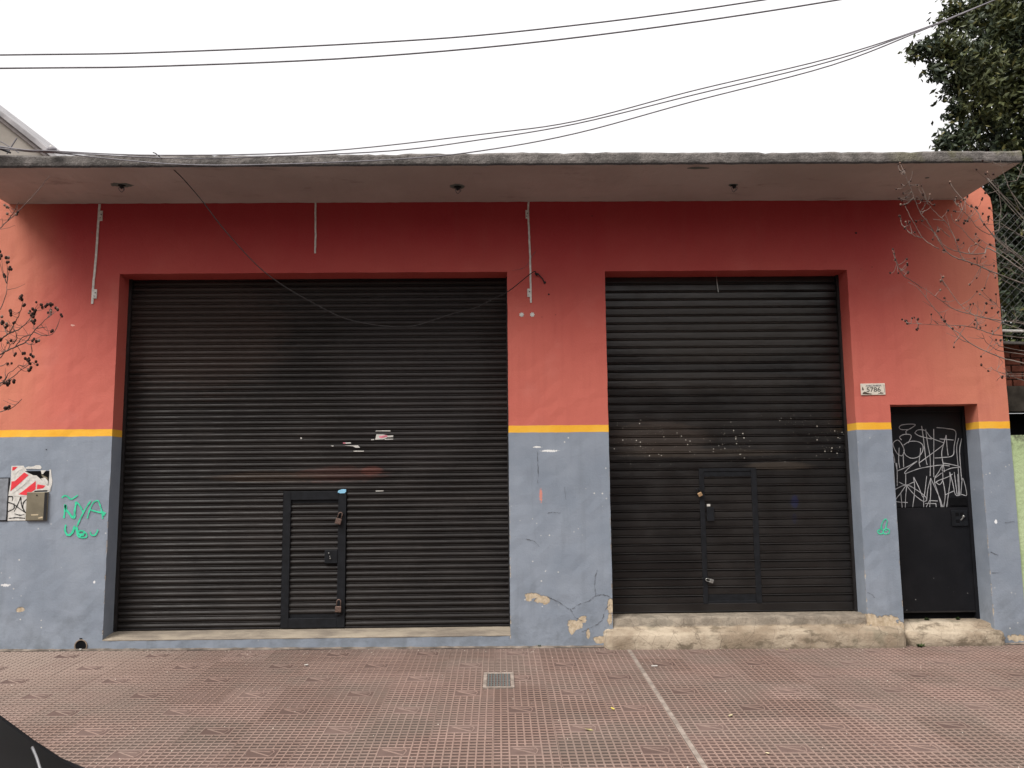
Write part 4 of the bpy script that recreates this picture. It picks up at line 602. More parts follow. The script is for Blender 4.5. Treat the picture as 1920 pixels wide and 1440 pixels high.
# sticker scraps left on the wide shutter
mb = MB()
def scrap(P, y): mb.poly([(x, z) for x, z in P], y)
def Q(px, pz): return (-2.0765+(px)*.000777, 2.2315-(pz)*.000757)   # local sheet of scraps
A = lambda L_: [Q(*p) for p in L_]
random.seed(2)
mb.poly(A([(1140, 322), (1150, 312), (1325, 312), (1332, 324)]), .2330); mb.poly(A([(1155, 360), (1240, 362), (1290, 375), (1300, 395), (1240, 425), (1140, 428)]), .2328); mb.poly(A([(1290, 378), (1365, 375), (1360, 398), (1300, 400)]), .2325)
mb.poly(A([(1250, 418), (1365, 418), (1360, 428), (1260, 430)]), .2332); mb.poly(A([(760, 460), (840, 460), (845, 474), (770, 476)]), .2328); mb.poly(A([(755, 498), (930, 498), (955, 530), (900, 528), (860, 508)]), .2325)
mb.poly(A([(870, 566), (1005, 566), (1000, 578), (880, 578)]), .2330); mb.poly(A([(1090, 422), (1130, 420), (1125, 432), (1092, 434)]), .2330); mb.poly(A([(590, 500), (630, 498), (620, 512)]), .2330); mb.poly(A([(1150, 1070), (1250, 1070), (1245, 1080), (1155, 1082)]), .2330); mb.poly(A([(215, 392), (235, 392), (235, 412), (218, 410)]), .2330)
mb.cur = 1; mb.poly(A([(1185, 385), (1280, 370), (1295, 392), (1220, 410), (1190, 400)]), .2318); mb.poly(A([(740, 462), (775, 461), (775, 476), (742, 472)]), .2320)
fixn(tag(mb.build('sticker_scraps', [WHITE, simple('faded_pink_print', (.70, .22, .28), .6)], shop), kind='stuff'))

# --- black metal door
dr_ = empty('door', (0, 0, 0)); dr_.parent = shop; tag(dr_, 'narrow black steel door covered in silver scrawl')
mb = MB(); mb.box(3.74, 4.53, .245, .275, 1.212, 2.19); bevel(mb.build('upper_panel', DOOR, dr_), .003)
mb = MB(); mb.box(3.74, 4.53, .240, .275, .222, 1.206); bevel(mb.build('lower_panel', DOOR, dr_), .003)
for x0, x1 in ((3.708, 3.742), (4.515, 4.547)):
    mb = MB(); mb.box(x0, x1, .225, .29, .16, 2.19); bevel(mb.build('frame', DOOR, dr_), .003)
mb = MB(); mb.box(3.742, 4.515, .228, .29, 2.13, 2.19); bevel(mb.build('frame', DOOR, dr_), .003)
mb = MB(); mb.box(3.74, 4.53, .236, .242, .222, .236); mb.build('kick_edge', RAIL, dr_)
mb = MB(); mb.box(4.34, 4.50, .232, .245, 1.225, 1.30); bevel(mb.build('letter_slot', DARK, dr_), .002)
mb = MB(); mb.box(4.345, 4.50, .226, .241, 1.03, 1.18); lk = bevel(mb.build('lock_box', STEEL, dr_), .003)
for xx, z_ in ((4.40, 1.14), (4.40, 1.075), (4.445, 1.14)): mb = MB(); mb.box(xx-.02, xx+.015, .2245, .2265, z_-.016, z_+.016); mb.build('keyhole', DARK, lk)
mb = MB(); mb.sph((4.455, .222, 1.12), .013); mb.tube([(4.455, .224, 1.12), (4.44, .215, 1.10), (4.425, .218, 1.085)], .005); mb.build('handle', ZINC, lk)
mb = MB()
for i, s_ in enumerate(DOORTAG): mb.ribbon(cat2(s_, 5), .0068, .2435-.00005*i, .2)
tag(mb.build('scrawl', MARK, dr_), 'silver marker scrawl on the upper door panel')
mb = MB(); mb.box(3.72, 4.54, .28, .30, .1, 2.2); mb.build('back_plate', DARK, dr_)

# --- house number plate
pl = empty('number_plate', (3.5525, -.004, 2.3305), 'chipped cream enamel plate reading 5786 on the terracotta wall', 'house number', rot=(0, -.012, 0))
mb = MB(); mb.box(-.117, .117, -.006, .002, -.055, .055); bevel(mb.build('plate', BONE, pl), .003)
def text(body, size, loc, mat, parent, name, sx=1):
    cu = bpy.data.curves.new(name, 'FONT'); cu.body = body; cu.size = size; cu.align_x = 'CENTER'; cu.align_y = 'CENTER'; cu.extrude = .0004; cu.offset = .0011
    o = bpy.data.objects.new('tmp', cu); C.objects.link(o); dg = bpy.context.evaluated_depsgraph_get(); dg.update()
    me = bpy.data.meshes.new_from_object(o.evaluated_get(dg)); bpy.data.objects.remove(o); me.materials.clear(); me.materials.append(mat)
    for v in me.vertices: v.co.x *= sx
    return link(name, me, parent, loc, (math.pi/2, 0, 0))
INK = simple('grey_print', (.12, .115, .10), .6)
text('5786', .060, (.004, -.0068, -.006), INK, pl, 'number', 1.15)
text('AVELLANEDA', .021, (.006, -.0068, .032), simple('pale_print', (.26, .25, .25), .6), pl, 'street_name', 1.15)
CHIP = simple('enamel_chips', (.10, .075, .055), .9)
mb = MB()
for P in ([(-.105, .01), (-.098, .028), (-.092, .012), (-.088, -.005), (-.098, -.012), (-.106, -.004)], [(-.106, -.046), (-.098, -.030), (-.085, -.022), (-.07, -.026), (-.055, -.034), (-.03, -.040), (-.012, -.043), (-.01, -.048), (-.05, -.050)],
          [(.045, -.040), (.062, -.040), (.070, -.026), (.080, -.034), (.098, -.036), (.094, -.044), (.05, -.046)], [(.104, .04), (.108, .04), (.108, -.035), (.105, -.03)]): mb.poly(P, -.0066)
fixn(mb.build('chips', CHIP, pl))

# --- meter cabinet with torn stickers
mc = empty('meter_cabinet', (0, 0, 0), 'vandalised meter box with red and white tape and a brown metal cover', 'meter box')
K = lambda L_: [(-4.6097+u*.000437, 1.5674-(v-410)*.0004407) for u, v in L_]
mb = MB(); mb.poly(K([(200, 1290), (610, 1290), (620, 700), (560, 262), (480, 150), (240, 150)]), -.0025); fixn(mb.build('plaster_rim', WHITE, mc))
mb = MB(); mb.poly(K([(520, 215), (525, 185), (590, 165), (640, 172), (700, 165), (735, 140), (820, 142), (862, 180), (850, 222), (700, 218)]), -.003); fixn(mb.build('paint_smear', WHITE, mc))
mb = MB(); mb.poly(K([(1025, 240), (1062, 232), (1070, 300), (1082, 380), (1104, 460), (1100, 540), (1085, 600), (1075, 690), (1012, 700), (1020, 540)]), -.003); fixn(mb.build('paint_smear', WHITE, mc))
mb = MB(); mb.poly(K([(500, 262), (1035, 262), (1025, 560), (1010, 680), (600, 700)]), -.004); fixn(mb.build('opening', DARK, mc))
mb = MB(); mb.poly(K([(850, 250), (960, 250), (900, 330), (870, 320)]), -.0052); mb.poly(K([(860, 420), (950, 400), (1020, 480), (1015, 560), (930, 500)]), -.005); mb.cur = 1; mb.poly(K([(860, 330), (1000, 400), (1005, 470), (930, 450)]), -.0048)
fixn(mb.build('broken_flap', [WHITE, PLATE], mc))
mb = MB(); mb.poly(K([(232, 150), (430, 148), (510, 262), (700, 350), (770, 355), (1080, 620), (1075, 660), (760, 670), (640, 790), (200, 775), (240, 450)]), -.0065); tp = fixn(mb.build('tape_sheet', WHITE, mc))
mb = MB()
for P in ([(255, 175), (365, 172), (300, 240), (255, 250)], [(510, 290), (605, 345), (465, 485), (245, 680), (255, 475), (320, 470)], [(762, 470), (770, 640), (590, 765), (415, 745), (530, 660)], [(800, 540), (972, 570), (920, 625), (790, 640)]): mb.poly(K(P), -.0078)
fixn(mb.build('red_stripe', RED, tp))
mb = MB(); mb.ribbon(cat2(K([(300, 720), (480, 590), (640, 440)]), 3), .004, -.0072, .8); mb.ribbon(cat2(K([(330, 330), (400, 250), (470, 230)]), 3), .003, -.0072, .8); mb.build('small_print', simple('pale_grey_print', (.35, .33, .33), .7), tp)
mb = MB(); mb.poly(K([(200, 780), (620, 795), (600, 1285), (225, 1285)]), -.0050); lp = fixn(mb.build('lower_panel', WHITE, mc))
mb = MB()
for s_ in ([(200, 790), (280, 790), (300, 820), (290, 880)], [(200, 905), (330, 950), (470, 1050), (600, 1130)], [(345, 1100), (400, 980), (440, 880), (465, 800), (480, 900), (500, 990), (560, 1090)], [(620, 830), (540, 900), (520, 1000), (560, 1090), (610, 1130)], [(190, 1110), (260, 1080), (340, 1030), (330, 930)], [(240, 1240), (400, 1225), (580, 1240)], [(360, 1145), (470, 1175), (560, 1160)]):
    mb.ribbon(cat2(K(s_), 4), .0075, -.0060, .4)
mb.build('marker_scribble', BLACK, lp)
mb = MB(); x0, z0 = K([(605, 1290)])[0]; x1, z1 = K([(1045, 700)])[0]; mb.box(x0, x1, -.022, 0, z0, z1); cv = bevel(mb.build('cover', PLATE, mc), .006)
mb = MB(); mb.box(x1-.028, x1-.002, -.0235, -.021, z0+.004, z1-.004); mb.sph(K([(820, 768)])[0][:1]+(-.022,)+K([(820, 768)])[0][1:], .007); mb.build('hinge', BLACK, cv)
mb = MB(); mb.poly(K([(870, 1230), (960, 1205), (970, 1240), (880, 1250)]), -.0225); mb.poly(K([(720, 1160), (880, 1160), (860, 1180), (730, 1185)]), -.0225); fixn(mb.build('torn_label', simple('label_remains', (.55, .45, .30), .7), cv))
gc = empty('grey_cabinet', (0, 0, 0), 'flat grey-painted cabinet door at the left edge beside the meter box', 'cabinet')
mb = MB(); mb.box(-4.95, -4.517, -.006, 0, 1.176, 1.575); mb.build('shadow_gap', BLACK, gc)
mb = MB(); mb.box(-4.94, -4.524, -.014, -.005, 1.186, 1.565); bevel(mb.build('door_leaf', GREY, gc), .003)

# --- broken lamp sockets under the canopy
for (x, y, lab, r) in ((-3.393, -.502, 'burnt-out lamp hole in the soffit near the left end of the canopy', .034), (-.362, -.426, 'lamp socket with dangling wire in the soffit above the wide shutter', .036), (2.18, -.438, 'lamp socket stub in the soffit above the right shutter', .028)):
    ls = empty('lamp_socket', (x, y, 4.186), lab, 'lamp socket', 'lamp sockets under the canopy')
    mb = MB(); P = [(r*math.cos(a)*(1+.15*math.sin(3*a)), r*.8*math.sin(a), -.001) for a in [math.pi*2*i/14 for i in range(14)]]; mb.add(P, [tuple(range(14))]); fixn(mb.build('hole', DARK, ls))
    mb = MB(); mb.tube([(.0, 0, 0), (.004, -.004, -.018), (.01, 0, -.03)], r*.6, r*.5, 8); mb.build('holder', BLACK, ls)
    mb = MB(); mb.tube(catmull([(0, 0, 0), (-.02, -.01, -.035), (.0, .01, -.062), (.022, 0, -.04), (.01, -.005, -.028)], 4), .0035, sides=5); mb.tube(catmull([(.01, 0, 0), (.03, -.01, -.03), (.026, 0, -.05)], 4), .003, sides=5); mb.build('wire', CABLE, ls)

# ------------------------------------------------------------------ cables
CABD = simple('dark_cable_rubber', (.024, .021, .021), .7, .2)
def cable(pts, r, lab, grp=None, ext=None, mt=None):
    P = [Vector(p) for p in pts]
    if ext:
        a, b = ext
        if a: P = [P[0]+(P[0]-P[1]).normalized()*a+Vector((0, 0, .02))]+P
        if b: d = (P[-1]-P[-2]).normalized(); P = P+[P[-1]+d*b+Vector((0, 0, b*.06))]
    mb = MB(); mb.tube(catmull(P, 6), r, sides=6); tag(mb.build('cable', mt or CABLE, smooth=True), lab, 'cable', grp)
G_ = 'overhead cables'
cable([(-9, -3, 4.03), (-6, -3, 4.06), (-3.0204, -3, 4.0881), (-2.0527, -3, 4.1037), (-.7526, -3, 4.164), (.2322, -3, 4.2463), (1.6645, -3, 4.4421), (4, -3, 4.86), (9, -3, 6.0)], .0056, 'uppermost overhead cable crossing the white sky', G_)
cable([(-9, -3, 3.95), (-6, -3, 3.975), (-3.015, -3, 4.0024), (-2.0491, -3, 4.0142), (-.7517, -3, 4.0739), (.5613, -3, 4.204), (2.1327, -3, 4.4419), (4, -3, 4.80), (9, -3, 5.9)], .0058, 'second overhead cable from the top, just under the uppermost', G_)
B1 = [(3.6336, -2.2, 4.9296), (3.1995, -2.0733, 4.7968), (2.5247, -1.9467, 4.6235), (1.501, -1.82, 4.4268), (.6142, -1.6933, 4.2441), (-.1299, -1.5667, 4.1938), (-1.4066, -1.44, 4.1108), (-2.7238, -1.3133, 4.1361), (-3.6592, -1.1867, 4.2276), (-4.1651, -1.06, 4.3189)]
B2 = [(3.6336, -2.2, 4.9296), (3.1926, -2.086, 4.7895), (2.5126, -1.972, 4.5847), (1.4904, -1.858, 4.3742), (.6088, -1.744, 4.1999), (-.1288, -1.63, 4.1231), (-.8457, -1.516, 4.0819), (-1.924, -1.402, 4.0838), (-2.604, -1.288, 4.1189), (-3.6656, -1.174, 4.2237), (-4.1653, -1.06, 4.3235)]
B3 = [(3.6336, -2.2, 4.9296), (3.2067, -2.0964, 4.7835), (2.5019, -1.9927, 4.5402), (1.481, -1.8891, 4.3086), (.6033, -1.7855, 4.1051), (-.1282, -1.6818, 4.0111), (-.7955, -1.5782, 3.9868), (-1.9008, -1.4745, 3.9886), (-2.5695, -1.3709, 4.0365), (-3.1728, -1.2673, 4.1293), (-3.671, -1.1636, 4.2233), (-4.1642, -1.06, 4.3049)]
cable(B1, .0052, 'top cable of the three-strand bundle swooping to the canopy edge', G_, (4, 2)); cable(B2, .0052, 'middle cable of the three-strand bundle swooping to the canopy edge', G_, (4, 2)); cable(B3, .0052, 'lowest cable of the three-strand bundle, sagging below the canopy lip', G_, (4, 2))
DROP = [(-2.9169, -.99, 4.2918), (-2.8784, -.9989, 4.270), (-2.8138, -.8879, 4.2137), (-2.7056, -.8368, 4.1086), (-2.5567, -.7858, 3.93), (-2.3816, -.7347, 3.6969), (-2.1105, -.6837, 3.3964), (-1.9016, -.6326, 3.2294), (-1.6489, -.5816, 3.0816), (-1.3796, -.5305, 2.9485), (-1.1177, -.4795, 2.8922), (-.9004, -.4284, 2.8811), (-.7572, -.3774, 2.8996), (-.5974, -.3263, 2.9578), (-.4104, -.2753, 3.0315), (-.2155, -.2242, 3.0911), (-.0471, -.1732, 3.1872), (.1089, -.1221, 3.2797), (.3295, -.0711, 3.4666), (.372, -.03, 3.466)]
cable(DROP, .0042, 'loose thin cable sagging in front of the wide shutter to the pillar hook', mt=CABD)
it = empty('cable_clamp', (-3.765, -1.0, 4.30), 'black cable clamp with white insulator on the canopy lip', 'cable clamp')
mb = MB(); mb.sph((0, 0, .012), .034, 10, 6, (1.3, 1, .8)); mb.tube([(-.07, 0, .0), (.06, 0, -.004)], .014); mb.build('body', CABLE, it, smooth=True)
mb = MB(); mb.tube([(-.008, 0, .03), (-.01, 0, .05)], .013, .009, 8); mb.build('insulator', WHITE, it, smooth=True)
br = empty('wall_bracket', (-4.2, -1.0, 4.29), 'dark iron bracket with crossing rod at the far left canopy end', 'bracket')
mb = MB(); mb.tube([(.06, 0, -.01), (.135, 0, .13)], .006); mb.build('rod', CABLE, br)
mb = MB(); mb.tube([(-.2, 0, .06), (.0, 0, .045), (.09, 0, .0)], .03, .008, 8); mb.box(-.15, -.02, -.02, .02, .0, .15); mb.build('body', BLACK, br)
mb = MB(); mb.tube([(-.1, 0, .13), (.02, 0, .09), (.16, 0, .0)], .004); mb.build('strut', CABLE, br)

# ------------------------------------------------------------------ neighbours
gh = empty('gabled_house', (-7, 3, 0), 'pale rendered gable with grey coping rising behind the left end of the canopy', 'house')
k = N('pale_render'); k.pos(); PR = k.fin(k.mix(k.rng(k.noise(1.5, 6), .35, .65), (.27, .245, .215), (.36, .33, .295)), .9, .15)
COP = simple('coping_cement', (.33, .32, .325), .8, .2, 0, .25, 5)
sl_ = (5.53-6.02)/(.64)
gx = lambda x: 5.999+(x+6.0587)*(-.80)
mb = MB(); xr = -4.7; mb.add([(x-(-7), y-3, z) for x, y, z in [(-8.2, 2, -.4), (xr, 2, -.4), (xr, 2, gx(xr)), (-8.2, 2, gx(-8.2)), (-8.2, 8, -.4), (xr, 8, -.4), (xr, 8, gx(xr)), (-8.2, 8, gx(-8.2))]],
    [(0, 1, 2, 3), (1, 5, 6, 2), (5, 4, 7, 6), (4, 0, 3, 7)]); mb.build('wall', PR, gh)
mb = MB(); nx_, nz_ = .625, .78
def slab(x0, x1, o0, o1, y0, y1):
    P = [(x0, gx(x0)+o0), (x1, gx(x1)+o0), (x1, gx(x1)+o1), (x0, gx(x0)+o1)]
    v = [(x+7, y0-3, z) for x, z in P]+[(x+7, y1-3, z) for x, z in P]; mb.add(v, [(0, 1, 2, 3), (7, 6, 5, 4), (0, 4, 5, 1), (1, 5, 6, 2), (2, 6, 7, 3), (3, 7, 4, 0)])
slab(-8.3, -4.65, -.005, .075, 1.93, 8.1); bevel(mb.build('roof', COP, gh), .01)
mb = MB(); slab(-8.3, -4.65, -.06, -.008, 1.965, 2.02); mb.build('fascia', simple('dark_coping_band', (.17, .15, .145), .8), gh)

# right-hand neighbour: low lime wall, brick lean-to with dark opening, chain-link fence
gw = empty('lime_wall', (6, 0, 0), 'pale green boundary wall at the right edge next to the shop', 'wall')
k = N('lime_paint'); k.pos(); c_ = k.mix(k.rng(k.noise(2, 4), .35, .65), (.40, .50, .27), (.48, .57, .34)); c_ = k.mix(k.ma('MULTIPLY', k.rng(k.Z, 1.7, 1.88), k.rng(k.noise(12, 5, .7), .42, .6)), c_, (.16, .18, .11)); k.bump(k.noise(30, 4), .01, .8); LIME = k.fin(c_, .85, .2)
mb = MB(); zs_ = grid(-.35, 1.885, [], .05); vs = []; random.seed(4)
for z_ in zs_:
    e = 4.78
    vs += [(e-6, .014, z_), (3, .014, z_)]
n = len(zs_); mb.add(vs, [(2*i, 2*i+1, 2*i+3, 2*i+2) for i in range(n-1)])
mb.add([(-1.2, .014, 1.885), (3, .014, 1.885), (3, .2, 1.885), (-1.2, .2, 1.885)], [(0, 1, 2, 3)])
mb.build('wall_face', LIME, gw)
lt = empty('brick_lean_to', (6, .6, 0), 'dim brick lean-to with concrete beam over a black opening, right of the shop', 'lean-to')
mb = MB(); mb.box(-1.15, 2.5, .0, .25, 2.16, 2.42); mb.build('beam', simple('grimy_concrete', (.055, .048, .04), .95, .1, 0, .35, 8), lt)
mb = MB(); mb.box(-1.15, 2.5, .3, .5, -.3, 2.16); mb.build('opening', DARK, lt)
mb = MB(); mb.box(-1.15, 2.5, .06, .25, 2.42, 2.86); mb.build('mortar', simple('lean_mortar', (.10, .085, .075), .95), lt)
BR = simple('old_brick', (.13, .045, .03), .9, .1, 0, .35, 9); b0 = MB(); b0.box(0, .215, 0, .06, 0, .062); bme = b0.mesh('brick', BR)
for r_ in range(6):
    for q in range(6): link('brick', bme, lt, (-1.16+q*.23+(r_ % 2)*.11, .035+random.uniform(-.005, .005), 2.425+r_*.074), (0, 0, random.uniform(-.02, .02)))
mb = MB(); mb.add([(-1.16, -.1, 2.86), (2.4, -.1, 2.70), (2.4, .5, 2.76), (-1.16, .5, 2.92), (-1.16, -.1, 2.885), (2.4, -.1, 2.725), (2.4, .5, 2.785), (-1.16, .5, 2.945)], [(0, 1, 2, 3), (4, 7, 6, 5), (0, 4, 5, 1), (1, 5, 6, 2), (2, 6, 7, 3), (3, 7, 4, 0)])
mb.build('roof_sheet', simple('grey_roof_sheet', (.14, .13, .12), .7, .3, 0, .4, 6), lt)
mb = MB(); mb.tube([(-1.15, -.02, 3.0), (-.6, .0, 2.99), (.2, .0, 3.02)], .014); mb.build('white_pipe', WHITE, lt)
cf = empty('chain_link_fence', (6, .9, 0), 'wire chain-link fence in front of the dark tree at the right', 'fence')
mb = MB(); s_ = .085; x0, x1, z0, z1 = -1.2, 1.6, 3.0, 4.35
nn = int((x1-x0+z1-z0)/s_)
for i in range(nn):
    c0 = x0-(z1-z0)+i*s_
    for sgn in (1, -1):
        P = []
        for t in range(13):
            z_ = z0+(z1-z0)*t/12; xx = c0+(z_-z0) if sgn > 0 else c0+(z1-z_)
            if x0 <= xx <= x1: P.append((xx, .004*sgn, z_))
        if len(P) > 1: mb.tube(P, .0013, sides=3, cap=False)
tag(mb.build('wire_mesh', simple('fence_wire', (.13, .13, .13), .6), cf), kind='stuff')
for xx in (-1.1, 1.55):
    mb = MB(); mb.tube([(xx, .03, -.3), (xx, .03, 4.4)], .022, sides=8); mb.build('post', simple('fence_post', (.09, .09, .085), .7), cf)

# evergreen tree
et = empty('evergreen_tree', (7.7, 3.4, -.4), 'dense dark evergreen tree rising behind the right end of the shop', 'tree')
BARK = simple('dark_bark', (.075, .06, .048), .95, .1, 0, .3, 14)
mb = MB(); mb.tube(catmull([(0, 0, 0), (.05, .1, 1.5), (-.1, 0, 3), (.05, .1, 4.6), (0, 0, 6.4), (-.1, 0, 8.2)], 4), .19, .06, 9); mb.build('trunk', BARK, et, smooth=True)
CROWN = list(CROWN)+[(7.0, 3.0, 3.3, .45), (7.4, 3.0, 3.9, .5), (6.75, 3.0, 4.15, .3), (6.85, 3.1, 4.9, .35), (6.72, 2.9, 5.15, .4), (6.6, 2.9, 5.45, .3)]
mb = MB()
for c in CROWN:
    p = Vector(c[:3])-Vector((7.7, 3.4, -.4)); z0 = max(1.5, p.z-.9-random.random()*.8)
    mb.tube(catmull([(0, 0, z0), tuple(Vector((0, 0, z0)).lerp(p, .5)+Vector((0, 0, .12))), tuple(p)], 4), .035, .008, 5)
mb.build('limbs', BARK, et)
k = N('evergreen_leaves'); k.pos(); rp = k.g.outputs['Random Per Island']
c_ = k.mix(k.rng(rp, 0, 1, 0, 1, False), (.016, .028, .019), (.055, .072, .032)); c_ = k.mix(k.rng(k.noise(1.6, 3), .46, .60, 0, .75), c_, k.mix(k.rng(rp, 0, 1, 0, 1, False), (.045, .055, .018), (.13, .14, .045))); c_ = k.mix(k.rng(rp, .95, .97), c_, (.16, .15, .05)); LEAF = k.fin(c_, .5, .35)
import numpy as np
rg = np.random.default_rng(5)
V = []; F = []
def leaves(c, r, n):
    d = rg.normal(size=(n, 3)); d /= np.linalg.norm(d, axis=1)[:, None]; rad = r*rg.uniform(.0, 1, n)**.45*(1+.18*rg.normal(size=n))
    sub = rg.normal(size=(max(3, n//26), 3))*.55*r       # leaf sprays gather round twig ends
    pick = rg.integers(0, len(sub), n); P = np.where(rg.uniform(size=(n, 1)) < .62, sub[pick]+rg.normal(size=(n, 3))*.055, d*rad[:, None])
    P = P*np.array([1, 1.1, 1])+np.array(c)
    a = rg.normal(size=(n, 3))*np.array([1, 1, .5])+np.array([-.25, -.1, -.75]); a /= np.linalg.norm(a, axis=1)[:, None]
    b = np.cross(a, rg.normal(size=(n, 3))); b /= np.linalg.norm(b, axis=1)[:, None]; nn_ = np.cross(a, b)
    Ls = rg.uniform(.038, .070, n)[:, None]; W_ = Ls*rg.uniform(.30, .42, n)[:, None]
    return P-a*Ls*.8, P+b*W_+nn_*W_*.3, P+a*Ls*.9, P-b*W_+nn_*W_*.3
tot = 0
for (x, y, z, r) in CROWN:
    n = int((8500*r**2+120) if r < .3 else (6800 if r < .45 else 9800)*r**2+160)
    q4 = leaves((x, y, z), r, n); b_ = tot*4
    st = np.stack(q4, 1).reshape(-1, 3); V.append(st); i0 = np.arange(n)*4+b_
    F.append(np.stack([i0, i0+1, i0+2, i0+3], 1)); tot += n
V = np.concatenate(V)-np.array([7.7, 3.4, -.4]); F = np.concatenate(F)
me = bpy.data.meshes.new('crown'); me.from_pydata(V.tolist(), [], F.tolist()); me.materials.append(LEAF); me.update(); link('crown', me, et)

# bare street trees with seed capsules
random.seed(21)
k = N('bare_twig_bark'); k.pos(); TW = k.fin(k.mix(k.rng(k.noise(9, 3), .35, .65), (.095, .075, .065), (.22, .18, .155)), .8, .2)
k = N('dark_twig_bark'); k.pos(); TWD = k.fin(k.mix(k.rng(k.noise(9, 3), .35, .65), (.075, .052, .045), (.15, .11, .095)), .8, .2)
CAP = simple('seed_capsule', (.035, .018, .014), .8, .2, 0, .4, 40); CAPL = simple('dry_seed_capsule', (.20, .13, .10), .8, .2, 0, .3, 40)
def bare_tree(base, fork, BR_, CP, mat, lab, thick):
    t = empty('bare_tree', base, lab, 'tree'); B = Vector(base)
    mb = MB(); mb.tube(catmull([(0, 0, 0), (.03, .02, .9), tuple(Vector(fork)-B)], 5), .06, .035, 9); tr_ = mb.build('trunk', mat, t, smooth=True)
    allp = []
    for i, b in enumerate(BR_):
        P = [Vector(p)-B for p in b]; root = (abs(b[0][0]) > abs(fork[0])-1.25 and abs(b[0][0]) > 3.55)
        r0 = thick*(1.0 if len(b) > 7 else .62); r1 = thick*.28
        if root: P = [Vector(fork)-B, (Vector(fork)-B).lerp(P[0], .5)+Vector((0, 0, .04))]+P; r0 *= 1.25
        S = catmull(P, 5); S = [S[0]]+[p+Vector((random.uniform(-1, 1), random.uniform(-1, 1), random.uniform(-1, 1)))*.002 for p in S[1:]]
        allp += S; mb = MB(); mb.tube(S, r0, r1, 5); mb.build('branch', mat, t, smooth=True)
    # fine side twigs
    mb = MB(); caps = MB(); capl = MB()
    for c in CP:
        c = Vector(c)-B; c.y += random.uniform(-.05, .05); near = min(allp, key=lambda p: (p-c).length)
        d = (near-c).length
        if d < .28: mb.tube(catmull([tuple(near), tuple(near.lerp(c, .55)+Vector((random.uniform(-.01, .01), 0, -.012+random.uniform(-.008, .008)))), tuple(c)], 4), .0019, .0012, 4)
        for _ in range(random.choice((1, 2, 3)) if base[0] < 0 else random.choice((1, 1, 2))):
            o = Vector((random.uniform(-1, 1), random.uniform(-1, 1), random.uniform(-1, 1)))*(.009 if base[0] < 0 else .006)
            (capl if random.random() < .16 else caps).sph(c+o, random.uniform(.0066, .0092)*(1.22 if base[0] < 0 else .95), 6, 4, (1, 1, 1.15))
    for _ in range(int(len(BR_)*2.2)):
        a = random.choice(allp); an = random.uniform(0, 6.28); L_ = random.uniform(.05, .13)
        if abs((a+B).x) > 3.9: continue
        e = a+Vector((math.cos(an)*L_, random.uniform(-.03, .03), abs(math.sin(an))*L_)); mb.tube(catmull([tuple(a), tuple(a.lerp(e, .5)+Vector((.006, 0, -.006))), tuple(e)], 3), .0018, .0009, 4)
    tag(mb.build('twigs', mat, t), kind='stuff')
    if caps.v: tag(caps.build('seed_capsules', CAP, t, smooth=True), kind='stuff')
    if capl.v: tag(capl.build('dry_capsules', CAPL, t, smooth=True), kind='stuff')
bare_tree((-4.75, -2.4, gz(-4.75, -2.4)), (-4.6, -2.4, 2.0), LB, LC, TWD, 'leafless street tree reaching dark twigs and seed capsules in from the left edge', .0062)
bare_tree((5.0, -2.1, gz(5, -2.1)), (4.75, -2.0, 2.1), RB, RC, TW, 'leafless street tree spreading thin twigs and capsules in from the right edge', .0046)

# ------------------------------------------------------------------ parked car (only its windscreen corner shows)
car = empty('parked_car', (-2.675, -5.85, -.362), 'dark parked car showing only a windscreen corner at the bottom left', 'car')
PAINT = simple('dark_car_paint', (.010, .011, .013), .35, .5, .0, .2, 5); GLASS = simple('tinted_glass', (.012, .013, .013), .3, .5, 0, .2, 3); TRIM = simple('window_trim', (.20, .20, .205), .35, .5, .5, .1); TYRE = simple('tyre_rubber', (.02, .02, .02), .85)
# profile: x, roof/hood z above road, half width at top
prof = [(-2.0, .62, .70), (-1.9, .85, .74), (-1.5, .93, .78), (-1.2, .96, .62), (-.75, 1.34, .55), (-.3, 1.42, .54), (.3, 1.41, .54), (.62, 1.385, .54), (1.183, 1.185, .56), (1.235, 1.146, .565), (1.293, 1.102, .57), (1.332, 1.075, .575), (1.373, 1.046, .58), (1.62, .87, .68), (1.85, .84, .76), (2.15, .78, .76), (2.4, .68, .70), (2.5, .5, .60)]
mb = MB(); rows = []
for x, z, hw in prof:
    bz = min(z-.02, .80); belt = .83 if -1.9 < x < 2.2 else .7
    rows.append([(x, -belt, .22), (x, -belt-.02, .5), (x, -belt, bz), (x, -hw, z-.02), (x, -hw*.5, z+.01), (x, 0, z+.016), (x, hw*.5, z+.01), (x, hw, z-.02), (x, belt, bz), (x, belt+.02, .5), (x, belt, .22)])
q = 11; vs = [p for r_ in rows for p in r_]; fs = []; mi = []
for i in range(len(rows)-1):
    for j in range(q-1):
        fs.append((i*q+j, (i+1)*q+j, (i+1)*q+j+1, i*q+j+1)); mi.append(0)
fs += [tuple(range(q)), tuple((len(rows)-1)*q+j for j in range(q))]; mi += [0, 0]
mb.add(vs, fs); mb.mi = mi; fixn(mb.build('body', PAINT, car, smooth=True))
def off(p, d): return (p[0]+d[0], p[1]+d[1], p[2]+d[2])
mb = MB(); ws = [r_ for r_, p in zip(rows, prof) if .6 < p[0] < 1.65]; v = []
for r_ in ws: v += [(p[0]+.006, p[1]*.94, p[2]+.008) for p in r_[3:8]]
mb.add(v, [(i*5+j, (i+1)*5+j, (i+1)*5+j+1, i*5+j+1) for i in range(len(ws)-1) for j in range(4)]); mb.build('windscreen', GLASS, car, smooth=True)
